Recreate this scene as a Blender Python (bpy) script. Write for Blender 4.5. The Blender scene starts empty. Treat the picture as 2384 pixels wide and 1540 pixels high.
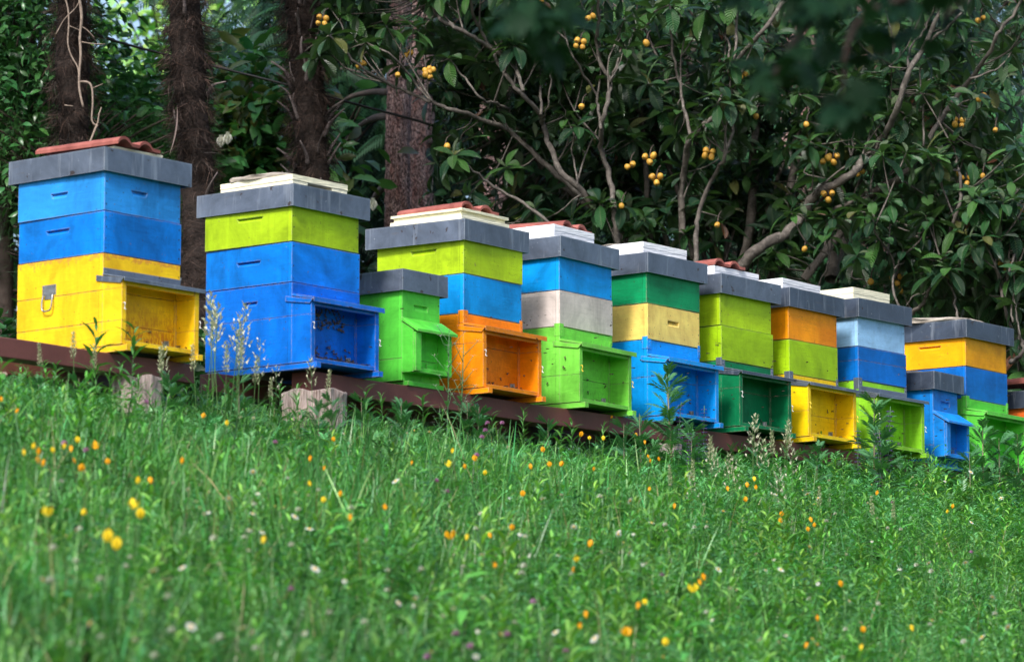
import bpy, bmesh, math, random
import numpy as np
from mathutils import Vector, Matrix

# ------------------------------------------------------------------ camera, world, sun, exposure
SC = bpy.context.scene
COL = SC.collection
F = 8900.0; TH = 0.1388; CX, CY = 1192.0, 770.0      # focal length and centre in a 2384x1540 frame
cam = bpy.data.cameras.new('camera'); camo = bpy.data.objects.new('camera', cam); COL.objects.link(camo)
camo.location = (0, 0, 0); camo.rotation_euler = (math.radians(90) + TH, 0, 0)
cam.sensor_width = 36; cam.lens = F / 2384 * 36; cam.clip_end = 2000; cam.clip_start = 0.1
cam.dof.use_dof = True; cam.dof.focus_distance = 18.9; cam.dof.aperture_fstop = 5.0
SC.camera = camo

SUN_DIR = Vector((-0.27, -0.72, 0.82)).normalized()   # towards the sun
w = bpy.data.worlds.new('World'); SC.world = w; w.use_nodes = True
nt = w.node_tree
sky = nt.nodes.new('ShaderNodeTexSky'); sky.sky_type = 'NISHITA'; sky.sun_disc = False
sky.sun_elevation = math.asin(SUN_DIR.z); sky.sun_rotation = math.atan2(SUN_DIR.x, SUN_DIR.y)
sky.air_density = 1.0; sky.dust_density = 3.0; sky.ozone_density = 1.0
bg = nt.nodes['Background']; bg.inputs['Strength'].default_value = 0.125
nt.links.new(sky.outputs[0], bg.inputs['Color'])
sl = bpy.data.lights.new('sun', 'SUN'); sl.energy = 2.2; sl.angle = math.radians(11); sl.color = (1, 0.965, 0.92)
so = bpy.data.objects.new('sun', sl); COL.objects.link(so)
so.rotation_euler = (-SUN_DIR).to_track_quat('-Z', 'Y').to_euler()
SC.view_settings.view_transform = 'Standard'; SC.view_settings.look = 'None'
SC.view_settings.exposure = 1.0; SC.view_settings.gamma = 1
SC.render.resolution_x = 1024; SC.render.resolution_y = 661

rnd = random.Random(7); rng = np.random.default_rng(7)

# ------------------------------------------------------------------ geometry of the place
ANG = 0.8851; RX0, RY0 = -1.645, 15.2
U = np.array([math.cos(ANG), math.sin(ANG)]); NB = np.array([-math.sin(ANG), math.cos(ANG)])   # along the row, uphill
S0 = NB @ np.array([RX0, RY0])
def ray(px, py):
    a = (px - CX) / F; b = (CY - py) / F
    return np.array([a, math.cos(TH) - b * math.sin(TH), math.sin(TH) + b * math.cos(TH)])
def at(px, py, Y):
    r = ray(px, py); return r * (Y / r[1])
def ts(x, y):
    return (x - RX0) * U[0] + (y - RY0) * U[1], (x - RX0) * NB[0] + (y - RY0) * NB[1]
def xy(t, s):
    return RX0 + U[0] * t + NB[0] * s, RY0 + U[1] * t + NB[1] * s
def ground(x, y):
    t, s = ts(x, y)
    z = 1.745 + 0.0135 * np.clip(t, -2, 9) + np.where(s < 0, 0.31 * s, 0.06 * np.minimum(s, 5))
    z = z + 0.025 * np.sin(x * 2.1 + 1) * np.cos(y * 1.7) + 0.012 * np.sin(x * 5.3 + y * 4.1)
    return np.maximum(z, -3.2)
def on_ground(px, py, h=0.0):
    r = ray(px, py); t = 6.0
    for k in range(900):
        p = r * t
        if p[2] <= ground(p[0], p[1]) + h: return p
        t += 0.02
    return r * 21
def row_at(px, z, s=0.0):
    t = -2.0
    while t < 12:
        x, y = xy(t, s); Fd = y * math.cos(TH) + z * math.sin(TH)
        if CX + F * x / Fd >= px: return t
        t += 0.002
    return t

# ------------------------------------------------------------------ helpers
def tag(o, label=None, cat=None, group=None, kind=None):
    if label: o['label'] = label
    if label and cat and not kind: o['kind'] = 'thing'
    if cat: o['category'] = cat
    if group: o['group'] = group
    if kind: o['kind'] = kind
    return o
def thing(name, label, cat, loc=(0, 0, 0), rz=0.0, group=None):
    o = bpy.data.objects.new(name, None); COL.objects.link(o)
    o.location = loc; o.rotation_euler = (0, 0, rz); o.empty_display_size = 0.1
    return tag(o, label, cat, group)
def link(name, me, parent=None, mats=None):
    o = bpy.data.objects.new(name, me); COL.objects.link(o)
    if parent: o.parent = parent
    if mats:
        for m in mats: me.materials.append(m)
    return o
def bm_obj(name, bm, mats, parent=None, bevel=0.0, smooth=False):
    bmesh.ops.recalc_face_normals(bm, faces=bm.faces[:])
    me = bpy.data.meshes.new(name); bm.to_mesh(me); bm.free()
    if smooth:
        me.polygons.foreach_set('use_smooth', [True] * len(me.polygons))
    o = link(name, me, parent, mats if isinstance(mats, (list, tuple)) else [mats])
    if bevel:
        b = o.modifiers.new('bevel', 'BEVEL'); b.width = bevel; b.segments = 2; b.limit_method = 'ANGLE'; b.angle_limit = 0.6
    return o
def add_box(bm, x0, x1, y0, y1, z0, z1, mi=0):
    vs = [bm.verts.new(c) for c in ((x0,y0,z0),(x1,y0,z0),(x1,y1,z0),(x0,y1,z0),(x0,y0,z1),(x1,y0,z1),(x1,y1,z1),(x0,y1,z1))]
    fs = []
    for q in ((0,3,2,1),(4,5,6,7),(0,1,5,4),(1,2,6,5),(2,3,7,6),(3,0,4,7)):
        f = bm.faces.new([vs[i] for i in q]); f.material_index = mi; fs.append(f)
    return vs, fs
def add_hex(bm, pts, mi=0):       # eight points, bottom four then top four
    vs = [bm.verts.new(c) for c in pts]
    for q in ((0,3,2,1),(4,5,6,7),(0,1,5,4),(1,2,6,5),(2,3,7,6),(3,0,4,7)):
        f = bm.faces.new([vs[i] for i in q]); f.material_index = mi
    return vs

class NM:                        # numpy mesh: quads with a tint per face and uv per vertex
    def __init__(s): s.v = []; s.f = []; s.c = []; s.uv = []; s.n = 0
    def add(s, v, f, c, uv=None):
        v = np.asarray(v, float).reshape(-1, 3); f = np.asarray(f, int).reshape(-1, 4)
        s.v.append(v); s.f.append(f + s.n); s.n += len(v)
        c = np.asarray(c, float)
        if c.ndim == 1: c = np.tile(c, (len(f), 1))
        s.c.append(c); s.uv.append(np.zeros((len(v), 2)) if uv is None else np.asarray(uv, float).reshape(-1, 2))
    def rep(s, T, R, S, P, tint):   # T=(verts,faces,facetint,uv); R (N,3,3) S (N,) P (N,3) tint (N,3)
        tv, tf, tc, tuv = T; N = len(P)
        if N == 0: return
        v = np.einsum('nij,vj->nvi', R, tv) * S[:, None, None] + P[:, None, :]
        f = tf[None] + (np.arange(N) * len(tv))[:, None, None]
        c = tint[:, None, :] * tc[None]
        s.add(v.reshape(-1, 3), f.reshape(-1, 4), c.reshape(-1, 3), np.tile(tuv, (N, 1)))
    def build(s, name, mat, parent=None, smooth=True):
        me = bpy.data.meshes.new(name)
        if s.v:
            v = np.concatenate(s.v); f = np.concatenate(s.f); c = np.concatenate(s.c); uv = np.concatenate(s.uv)
            me.vertices.add(len(v)); me.vertices.foreach_set('co', v.astype(np.float32).ravel())
            me.loops.add(len(f) * 4); me.loops.foreach_set('vertex_index', f.astype(np.int32).ravel())
            me.polygons.add(len(f)); me.polygons.foreach_set('loop_start', np.arange(0, len(f) * 4, 4, dtype=np.int32))
            me.polygons.foreach_set('loop_total', np.full(len(f), 4, dtype=np.int32))
            if smooth: me.polygons.foreach_set('use_smooth', np.ones(len(f), dtype=bool))
            a = me.attributes.new('tint', 'FLOAT_COLOR', 'FACE')
            a.data.foreach_set('color', np.hstack([c, np.ones((len(c), 1))]).astype(np.float32).ravel())
            b = me.attributes.new('luv', 'FLOAT_VECTOR', 'POINT')
            b.data.foreach_set('vector', np.hstack([uv, np.zeros((len(uv), 1))]).astype(np.float32).ravel())
            me.update(calc_edges=True); me.validate()
        return link(name, me, parent, [mat] if mat else None)

def frames(D, roll):             # rotation matrices whose local +Y points along D, rolled
    D = D / np.linalg.norm(D, axis=1, keepdims=True)
    up = np.tile(np.array([0, 0, 1.0]), (len(D), 1)); up[np.abs(D[:, 2]) > 0.97] = (1, 0, 0)
    X = np.cross(D, up); X /= np.linalg.norm(X, axis=1, keepdims=True); Z = np.cross(X, D)
    c, s_ = np.cos(roll)[:, None], np.sin(roll)[:, None]
    X2 = X * c + Z * s_; Z2 = Z * c - X * s_
    return np.stack([X2, D, Z2], axis=2)
def rotz(a, tilt=None, tdir=None):
    c, s_ = np.cos(a), np.sin(a); z = np.zeros_like(a); o = np.ones_like(a)
    R = np.stack([np.stack([c, -s_, z], 1), np.stack([s_, c, z], 1), np.stack([z, z, o], 1)], 1)
    if tilt is not None:
        ct, st = np.cos(tilt), np.sin(tilt)
        T = np.stack([np.stack([o, z, z], 1), np.stack([z, ct, -st], 1), np.stack([z, st, ct], 1)], 1)
        c2, s2 = np.cos(tdir), np.sin(tdir)
        B = np.stack([np.stack([c2, -s2, z], 1), np.stack([s2, c2, z], 1), np.stack([z, z, o], 1)], 1)
        R = B @ T @ R
    return R
def leaf(L, W, segs=3, bend=0.3, fold=0.25, peak=0.45, across=2):
    v = []; uv = []
    for i in range(segs + 1):
        t = i / segs
        wv = W / 2 * (math.sin(math.pi * min(1, max(0.03, t)) ** (math.log(0.5) / math.log(peak)))) ** 0.8 if 0 < t < 1 else W * 0.04
        a = bend * t
        y = L * math.sin(a) / bend if bend else L * t
        z = -L * (1 - math.cos(a)) / bend if bend else 0
        for j in range(across + 1):
            u = -1 + 2 * j / across
            v.append((u * wv, y, z + abs(u) * wv * fold)); uv.append((u, t))
    f = []
    k = across + 1
    for i in range(segs):
        for j in range(across):
            f.append((i * k + j, i * k + j + 1, (i + 1) * k + j + 1, (i + 1) * k + j))
    return np.array(v), np.array(f), np.ones((len(f), 3)), np.array(uv)
def xf(T, R, s, p, tint=(1, 1, 1)):
    return (T[0] @ np.array(R).T) * s + np.array(p), T[1], T[2] * np.array(tint), T[3]
def merge(Ts):
    vs = []; fs = []; cs = []; us = []; n = 0
    for T in Ts:
        vs.append(T[0]); fs.append(T[1] + n); cs.append(T[2]); us.append(T[3]); n += len(T[0])
    return np.concatenate(vs), np.concatenate(fs), np.concatenate(cs), np.concatenate(us)
def tube(pts, rad, sides=6, tint=(1, 1, 1), wob=0.0, closed=True):
    pts = np.asarray(pts, float); n = len(pts); rad = np.broadcast_to(rad, (n,))
    T = np.gradient(pts, axis=0); T /= np.linalg.norm(T, axis=1, keepdims=True) + 1e-9
    ref = np.array([0.3, 0.9, 0.1]) if abs(T[0][1]) < 0.8 else np.array([1.0, 0, 0])
    vs = []; uv = []; L = 0
    x = np.cross(T[0], ref); x /= np.linalg.norm(x)
    for i in range(n):
        x = x - T[i] * (x @ T[i]); x /= np.linalg.norm(x) + 1e-9; y = np.cross(T[i], x)
        if i: L += np.linalg.norm(pts[i] - pts[i - 1])
        for k in range(sides):
            a = 2 * math.pi * k / sides; r = rad[i] * (1 + wob * (rng.random() - .5))
            vs.append(pts[i] + r * (math.cos(a) * x + math.sin(a) * y)); uv.append((k / sides, L))
    f = [(i * sides + k, i * sides + (k + 1) % sides, (i + 1) * sides + (k + 1) % sides, (i + 1) * sides + k) for i in range(n - 1) for k in range(sides)]
    if closed and sides == 4:
        f.append((3, 2, 1, 0)); b = (n - 1) * 4; f.append((b, b + 1, b + 2, b + 3))
    if closed and sides == 6:
        for b, fl in ((0, 1), ((n - 1) * 6, 0)):
            q = [(b, b+1, b+2, b+3), (b+3, b+4, b+5, b)]
            f += [tuple(reversed(z)) if fl else z for z in q]
    f = np.array(f)
    return np.array(vs), f, np.tile(np.array(tint, float), (len(f), 1)), np.array(uv)
def smooth(pts, k=5):
    P = np.asarray(pts, float); P = np.vstack([2 * P[0] - P[1], P, 2 * P[-1] - P[-2]]); out = []
    for i in range(1, len(P) - 2):
        for j in range(k):
            t = j / k
            out.append(0.5 * ((2 * P[i]) + (-P[i-1] + P[i+1]) * t + (2*P[i-1] - 5*P[i] + 4*P[i+1] - P[i+2]) * t*t + (-P[i-1] + 3*P[i] - 3*P[i+1] + P[i+2]) * t**3))
    out.append(P[-2]); return np.array(out)

# ------------------------------------------------------------------ materials
class G:
    def __init__(s, name):
        s.m = bpy.data.materials.new(name); s.m.use_nodes = True; s.t = s.m.node_tree
        s.b = s.t.nodes['Principled BSDF']; s.out = s.t.nodes['Material Output']
    def n(s, typ, **kw):
        o = s.t.nodes.new(typ)
        for k, v in kw.items():
            if k.startswith('i_'): o.inputs[k[2:].replace('_', ' ')].default_value = v
            else: setattr(o, k, v)
        return o
    def l(s, a, b): s.t.links.new(a, b)
    def mix(s, fac, a, b, mode='MIX'):
        o = s.t.nodes.new('ShaderNodeMix'); o.data_type = 'RGBA'; o.blend_type = mode
        for i, x in ((0, fac), (6, a), (7, b)):
            if isinstance(x, bpy.types.NodeSocket): s.l(x, o.inputs[i])
            elif i == 0: o.inputs[0].default_value = x
            else: o.inputs[i].default_value = (*x[:3], 1)
        return o.outputs[2]
    def noise(s, vec, scale, detail=4, rough=0.6, dist=0.0):
        o = s.n('ShaderNodeTexNoise'); o.inputs['Scale'].default_value = scale; o.inputs['Detail'].default_value = detail
        o.inputs['Roughness'].default_value = rough; o.inputs['Distortion'].default_value = dist
        if vec: s.l(vec, o.inputs['Vector'])
        return o.outputs['Fac']
    def ramp(s, fac, a, b, ca=0.0, cb=1.0):
        o = s.n('ShaderNodeMapRange'); o.inputs['From Min'].default_value = a; o.inputs['From Max'].default_value = b
        o.inputs['To Min'].default_value = ca; o.inputs['To Max'].default_value = cb; s.l(fac, o.inputs['Value']); return o.outputs[0]
    def math(s, op, a, b=0.0):
        o = s.n('ShaderNodeMath', operation=op)
        for i, x in ((0, a), (1, b)):
            if isinstance(x, bpy.types.NodeSocket): s.l(x, o.inputs[i])
            else: o.inputs[i].default_value = x
        return o.outputs[0]
    def coords(s, sc=(1, 1, 1), rand=True):
        tc = s.n('ShaderNodeTexCoord'); v = tc.outputs['Object']
        if rand:
            oi = s.n('ShaderNodeObjectInfo'); mu = s.n('ShaderNodeVectorMath', operation='SCALE'); mu.inputs[0].default_value = (37, 51, 23)
            s.l(oi.outputs['Random'], mu.inputs['Scale'])
            ad = s.n('ShaderNodeVectorMath', operation='ADD'); s.l(v, ad.inputs[0]); s.l(mu.outputs[0], ad.inputs[1]); v = ad.outputs[0]
        mp = s.n('ShaderNodeMapping'); mp.inputs['Scale'].default_value = sc; s.l(v, mp.inputs['Vector']); return mp.outputs[0]
    def bump(s, h, strength=0.3, dist=0.002):
        o = s.n('ShaderNodeBump'); o.inputs['Strength'].default_value = strength; o.inputs['Distance'].default_value = dist
        s.l(h, o.inputs['Height']); s.l(o.outputs[0], s.b.inputs['Normal'])
def lin(r, g, b):
    f = lambda c: (c / 255 / 12.92) if c / 255 <= 0.04045 else ((c / 255 + 0.055) / 1.055) ** 2.4
    return (f(r), f(g), f(b))
def paint(name, rgb, wear=0.5, chip=(0.20, 0.13, 0.08), under=None, fade=0.3, dirt=None, flake=None):
    g = G(name); c = lin(*rgb); mc = max(c)
    lt = lambda k, ad: tuple(min(1, x * k + ad * (x / mc) ** .8) for x in c)      # lighter, same hue
    v = g.coords((3, 3, 3)); gr = g.coords((2.5, 2.5, 60))
    n1 = g.noise(v, 1.3, 5, 0.65, 0.6); n2 = g.noise(gr, 1.6, 4, 0.6); n3 = g.noise(v, 14, 6, 0.7); n4 = g.noise(g.coords((5, 5, 22)), 2.2, 4, 0.7)
    light = lt(1 + fade * .7, .02); dark = tuple(x * (0.60 - .14 * fade) for x in c)
    a = g.mix(g.ramp(n1, 0.35, 0.68), dark, light)
    a = g.mix(g.ramp(n2, 0.3, 0.75, 0, 0.35), a, c)
    a = g.mix(g.ramp(n4, 0.56, 0.72, 0, 0.28), a, lt(1.2, .06))
    # long dark drying cracks along the grain
    crk = g.noise(g.coords((1.2, 1.2, 30)), 2.0, 6, 0.55, 0.4)
    cm = g.math('MULTIPLY', g.ramp(g.math('ABSOLUTE', g.math('SUBTRACT', crk, 0.5)), 0.0, 0.010, 1, 0), g.ramp(n1, 0.52, 0.6, 0, 0.55 * wear))
    a = g.mix(cm, a, tuple(x * 0.3 for x in c))
    dr = g.noise(g.coords((34, 34, 2.0)), 1.0, 4, 0.6); a = g.mix(g.ramp(dr, .56, .74, 0, .30), a, tuple(x * .55 for x in c)); a = g.mix(g.ramp(dr, .44, .30, 0, .22), a, lt(1.25, .06))
    # end-grain strip of the front board along the near edge of the side, with its joint
    tj = g.n('ShaderNodeTexCoord'); sj = g.n('ShaderNodeSeparateXYZ'); g.l(tj.outputs['Object'], sj.inputs[0])
    onside = g.math('MULTIPLY', g.ramp(sj.outputs[0], 0.002, 0.003, 1, 0), g.ramp(sj.outputs[1], -.01, -.008, 0, 1))
    a = g.mix(g.math('MULTIPLY', onside, g.ramp(sj.outputs[1], .020, .021, .30, 0)), a, lt(1.15, .12))
    jl = g.math('MULTIPLY', g.ramp(g.math('ABSOLUTE', g.math('SUBTRACT', sj.outputs[1], .0215)), .0006, .0014, 1, 0), g.ramp(n3, .4, .55, .1, .7))
    a = g.mix(g.math('MULTIPLY', jl, onside), a, tuple(x * .25 for x in c))
    a = g.mix(g.ramp(n2, 0.58, 0.70, 0, 0.32 if wear > .8 else .16), a, tuple(x * .45 for x in c))
    # specks and dirt
    sp = g.noise(v, 30, 2, 0.5)
    a = g.mix(g.ramp(sp, 0.70, 0.74, 0, 0.75 * wear), a, (0.05, 0.035, 0.025))
    # worn edges
    bv = g.n('ShaderNodeBevel', samples=4); bv.inputs['Radius'].default_value = 0.009
    ge = g.n('ShaderNodeNewGeometry'); dt = g.n('ShaderNodeVectorMath', operation='DOT_PRODUCT')
    g.l(bv.outputs[0], dt.inputs[0]); g.l(ge.outputs['Normal'], dt.inputs[1])
    e = g.ramp(dt.outputs['Value'], 0.80, 0.985, 1, 0)
    em = g.math('MULTIPLY', e, g.ramp(n3, 0.42, 0.56, 0.12, 0.95 * wear))
    a = g.mix(em, a, under or (0.32, 0.25, 0.2))
    ch = g.math('MULTIPLY', g.ramp(n3, 0.67, 0.69, 0, 1), wear)
    a = g.mix(ch, a, chip)
    if dirt or flake:
        oc = g.n('ShaderNodeTexCoord'); sx = g.n('ShaderNodeSeparateXYZ'); g.l(oc.outputs['Object'], sx.inputs[0])
    if dirt:      # droppings and grime left by the bees on the wall inside the porch
        m = g.math('MULTIPLY', g.ramp(sx.outputs[1], 0.003, 0.006, 1, 0), g.ramp(sx.outputs[2], 0.05, 0.24, 1, 0)); m = g.math('MULTIPLY', m, g.ramp(sx.outputs[0], 0.02, 0.05))
        st = g.noise(g.coords((12, 12, 7) if not flake else (16, 16, 6)), 5.0, 4, 0.6); m = g.math('MULTIPLY', m, g.ramp(st, *((0.54, 0.62) if not flake else (.47, .54)), 0, 1))
        a = g.mix(g.math('MULTIPLY', m, dirt[3]), a, dirt[:3])
    if flake:     # flaked band under the upper rim
        rim = g.math('ADD', sx.outputs[2], g.ramp(g.noise(g.coords((9, 9, 9)), 2.0, 5, 0.7), 0.3, 0.7, -0.03, 0.03)); m = g.math('MULTIPLY', g.ramp(rim, flake[3], flake[3] + .004), g.ramp(n3, .42, .5))
        a = g.mix(g.math('MULTIPLY', m, .8), a, flake[:3])
    g.l(a, g.b.inputs['Base Color']); g.b.inputs['Roughness'].default_value = 0.5
    g.b.inputs['Specular IOR Level'].default_value = 0.22
    g.bump(g.math('ADD', g.math('MULTIPLY', n2, 0.8), g.math('ADD', n3, g.math('MULTIPLY', cm, -1.5))), 0.35, 0.002)
    return g.m
def tinted(name, rough=0.5, trans=0.3, spec=0.4, veins=False, ttint=(1.0, 1.25, 0.5), under=None, base=(1, 1, 1)):
    g = G(name); at_ = g.n('ShaderNodeAttribute', attribute_name='tint'); c = at_.outputs['Color']
    if base != (1, 1, 1): c = g.mix(1.0, c, base, 'MULTIPLY')
    n = g.noise(g.coords((1, 1, 1), False), 9, 3, 0.6)
    c = g.mix(g.ramp(n, 0.3, 0.7, 0.0, 0.35), c, (0, 0, 0) if False else (0.6, 0.75, 0.55), 'MULTIPLY')
    if veins:
        lu = g.n('ShaderNodeAttribute', attribute_name='luv'); sx = g.n('ShaderNodeSeparateXYZ'); g.l(lu.outputs['Vector'], sx.inputs[0])
        au = g.math('ABSOLUTE', sx.outputs[0])
        ph = g.math('SUBTRACT', g.math('MULTIPLY', sx.outputs[1], 85.0), g.math('MULTIPLY', au, 13.0))
        wv = g.math('SINE', ph)
        mid = g.ramp(au, 0.0, 0.10, 1, 0)
        c = g.mix(g.math('MULTIPLY', mid, 0.5), c, (0.18, 0.25, 0.10))
        c = g.mix(g.ramp(wv, 0.2, 1.0, 0, 0.45), c, (0.35, 0.4, 0.35), 'MULTIPLY')
        if under:
            ge = g.n('ShaderNodeNewGeometry'); c = g.mix(ge.outputs['Backfacing'], c, under)
        g.bump(wv, 0.9, 0.004)
    g.l(c, g.b.inputs['Base Color']); g.b.inputs['Roughness'].default_value = rough; g.b.inputs['Specular IOR Level'].default_value = spec
    if trans > 0:
        tr = g.n('ShaderNodeBsdfTranslucent'); g.l(g.mix(1.0, c, ttint, 'MULTIPLY'), tr.inputs['Color'])
        ms = g.n('ShaderNodeMixShader'); ms.inputs[0].default_value = trans
        g.l(g.b.outputs[0], ms.inputs[1]); g.l(tr.outputs[0], ms.inputs[2]); g.l(ms.outputs[0], g.out.inputs['Surface'])
    return g.m
def plain(name, c, rough=0.6, metal=0.0, nscale=20, var=0.3, bump=0.2, bd=0.002, sc=(1, 1, 1), spec=0.4, c2=None):
    g = G(name); v = g.coords(sc); n = g.noise(v, nscale, 5, 0.65, 0.3)
    a = g.mix(g.ramp(n, 0.3, 0.7), tuple(x * (1 - var) for x in c), c2 or tuple(min(1, x * (1 + var)) for x in c))
    g.l(a, g.b.inputs['Base Color']); g.b.inputs['Roughness'].default_value = rough; g.b.inputs['Metallic'].default_value = metal
    g.b.inputs['Specular IOR Level'].default_value = spec
    g.bump(n, bump, bd); return g.m
def zinc(name, c=(0.135, 0.165, 0.22)):
    g = G(name); v = g.coords((1, 1, 1)); vs = g.coords((14, 14, 1.5))
    n1 = g.noise(v, 5, 6, 0.7, 0.5); n2 = g.noise(vs, 2, 4, 0.6); n3 = g.noise(v, 55, 3, 0.6)
    a = g.mix(g.ramp(n1, 0.3, 0.7), tuple(x * 0.62 for x in c), tuple(x * 1.4 for x in c))
    a = g.mix(g.ramp(n2, 0.56, 0.74, 0, 0.5), a, (0.42, 0.46, 0.52))
    a = g.mix(g.ramp(n3, 0.70, 0.73, 0, 0.6), a, (0.5, 0.53, 0.56))
    a = g.mix(g.ramp(g.noise(v, 22, 3, 0.5), 0.68, 0.71, 0, 0.8), a, (0.06, 0.035, 0.025)); a = g.mix(g.ramp(g.noise(g.coords((3, 3, 12)), 4, 5, 0.7), 0.60, 0.72, 0, 0.35), a, (0.16, 0.12, 0.09))
    bv = g.n('ShaderNodeBevel', samples=4); bv.inputs['Radius'].default_value = 0.005
    ge = g.n('ShaderNodeNewGeometry'); dt = g.n('ShaderNodeVectorMath', operation='DOT_PRODUCT')
    g.l(bv.outputs[0], dt.inputs[0]); g.l(ge.outputs['Normal'], dt.inputs[1])
    a = g.mix(g.ramp(dt.outputs['Value'], 0.85, 0.99, 0.5, 0), a, (0.5, 0.55, 0.6))
    g.l(a, g.b.inputs['Base Color']); g.b.inputs['Metallic'].default_value = 0.55
    g.l(g.ramp(n1, 0.2, 0.8, 0.30, 0.50), g.b.inputs['Roughness']); g.bump(n1, 0.25, 0.003); return g.m

M = {}
PC = dict(sky_blue=(38, 138, 218), blue=(0, 114, 206), yellow=(252, 196, 24), lime=(166, 200, 24), deep_blue=(0, 104, 206), blue_two=(0, 118, 214),
          leaf_green=(88, 205, 66), orange=(242, 138, 8), raw_wood=(212, 200, 194), fresh_green=(118, 208, 72), dark_green=(8, 134, 82), cream=(255, 210, 112),
          azure=(0, 148, 232), bottle_green=(4, 112, 68), lime_two=(150, 190, 18), vivid_orange=(255, 148, 8), pale_blue=(148, 194, 236), amber=(252, 166, 4),
          sun_yellow=(252, 202, 12), spring_green=(136, 202, 44), far_blue=(0, 106, 196), nuc_blue=(18, 132, 226), grass_green=(92, 200, 66), terra=(226, 108, 40))
for k, c in PC.items():
    M[k] = paint(k + '_paint', c, 0.98 if k in ('raw_wood', 'cream', 'dark_green') else 0.8, fade=0.5 if k in ('blue', 'deep_blue', 'blue_two', 'nuc_blue') else 0.3)
for k, c in PC.items():
    M[k + '_base'] = paint(k + '_base_paint', c, 0.85, fade=0.5 if 'blue' in k else 0.3, dirt=(0.45, 0.16, 0.02, .85) if k == 'yellow' else (*[x * .25 + .01 for x in lin(*c)], .30), flake=(0.62, 0.26, 0.04, .362) if k == 'yellow' else None)
M['zinc'] = zinc('galvanised_sheet'); M['zinc_dark'] = zinc('shaded_sheet', (0.075, 0.098, 0.14)); M['steel'] = plain('steel', (0.35, 0.36, 0.36), 0.35, 0.8, 40, 0.3)  # dark copy for right-hand metalwork, its dimmer light put into the colour
M['nail'] = plain('nail_heads', (0.03, 0.025, 0.025), 0.6)
M['foam_white'] = plain('foam_white', (0.80, 0.81, 0.84), 0.8, 0, 30, 0.06, 0.5, 0.003); M['foam_cream'] = plain('foam_cream', (0.80, 0.76, 0.56), 0.8, 0, 30, 0.08, 0.5, 0.003)
M['tile'] = plain('terracotta', (0.24, 0.055, 0.042), 0.75, 0, 9, 0.35, 0.4, 0.003, c2=(0.38, 0.125, 0.10))
M['stone'] = plain('grey_stone', (0.36, 0.32, 0.27), 0.85, 0, 8, 0.4, 0.8, 0.008); M['beam'] = plain('brown_stained_timber', (0.125, 0.042, 0.036), 0.55, 0, 3, 0.4, 0.6, 0.003, sc=(1, 1, 1))
M['hook_white'] = plain('hook_white', (0.6, 0.6, 0.58), 0.4); M['hook_yellow'] = plain('hook_yellow', (0.8, 0.55, 0.05), 0.4)
M['gap'] = plain('entrance_shade', (0.01, 0.008, 0.006), 0.8)  # black surface painting the shade inside the hive entrances
def stump_mat():
    g = G('stump_wood'); v = g.coords((60, 60, 4)); n = g.noise(v, 1.0, 6, 0.7, 1.5); n2 = g.noise(g.coords(), 9, 4)
    a = g.mix(g.ramp(n, 0.35, 0.6), (0.14, 0.095, 0.08), (0.50, 0.40, 0.37)); a = g.mix(g.ramp(n2, 0.45, 0.7, 0, 0.5), a, (0.30, 0.27, 0.26))
    g.l(a, g.b.inputs['Base Color']); g.b.inputs['Roughness'].default_value = 0.85; g.bump(n, 0.9, 0.012); return g.m
M['stump'] = stump_mat()
M['bee'] = plain('bee_body', (0.035, 0.02, 0.01), 0.6, 0, 300, 0.6); M['wing'] = plain('bee_wing', (0.10, 0.075, 0.05), 0.4)

# ------------------------------------------------------------------ ground and sky are the setting
def make_ground():
    nm = NM()
    xs = np.unique(np.concatenate([np.linspace(-400, -14, 14), np.linspace(-14, 16, 180), np.linspace(16, 400, 14)]))
    ys = np.unique(np.concatenate([np.linspace(-60, -2, 6), np.linspace(-2, 30, 190), np.linspace(30, 900, 18)]))
    X, Y = np.meshgrid(xs, ys); Z = ground(X, Y)
    v = np.stack([X, Y, Z], 2).reshape(-1, 3); nx = len(xs); ny = len(ys)
    i, j = np.meshgrid(np.arange(nx - 1), np.arange(ny - 1)); a = (j * nx + i).ravel()
    f = np.stack([a, a + 1, a + nx + 1, a + nx], 1)
    nm.add(v, f, (1, 1, 1))
    g = G('meadow_soil'); n = g.noise(g.coords((1, 1, 1), False), 6, 6, 0.7); n2 = g.noise(g.coords((1, 1, 1), False), 60, 3)
    a = g.mix(g.ramp(n, 0.3, 0.7), (0.030, 0.040, 0.014), (0.045, 0.075, 0.02)); a = g.mix(g.ramp(n2, 0.4, 0.7), a, (0.02, 0.03, 0.01))
    g.l(a, g.b.inputs['Base Color']); g.b.inputs['Roughness'].default_value = 0.95; g.bump(n2, 0.8, 0.02)
    tag(nm.build('ground', g.m), kind='structure')
make_ground()

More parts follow.
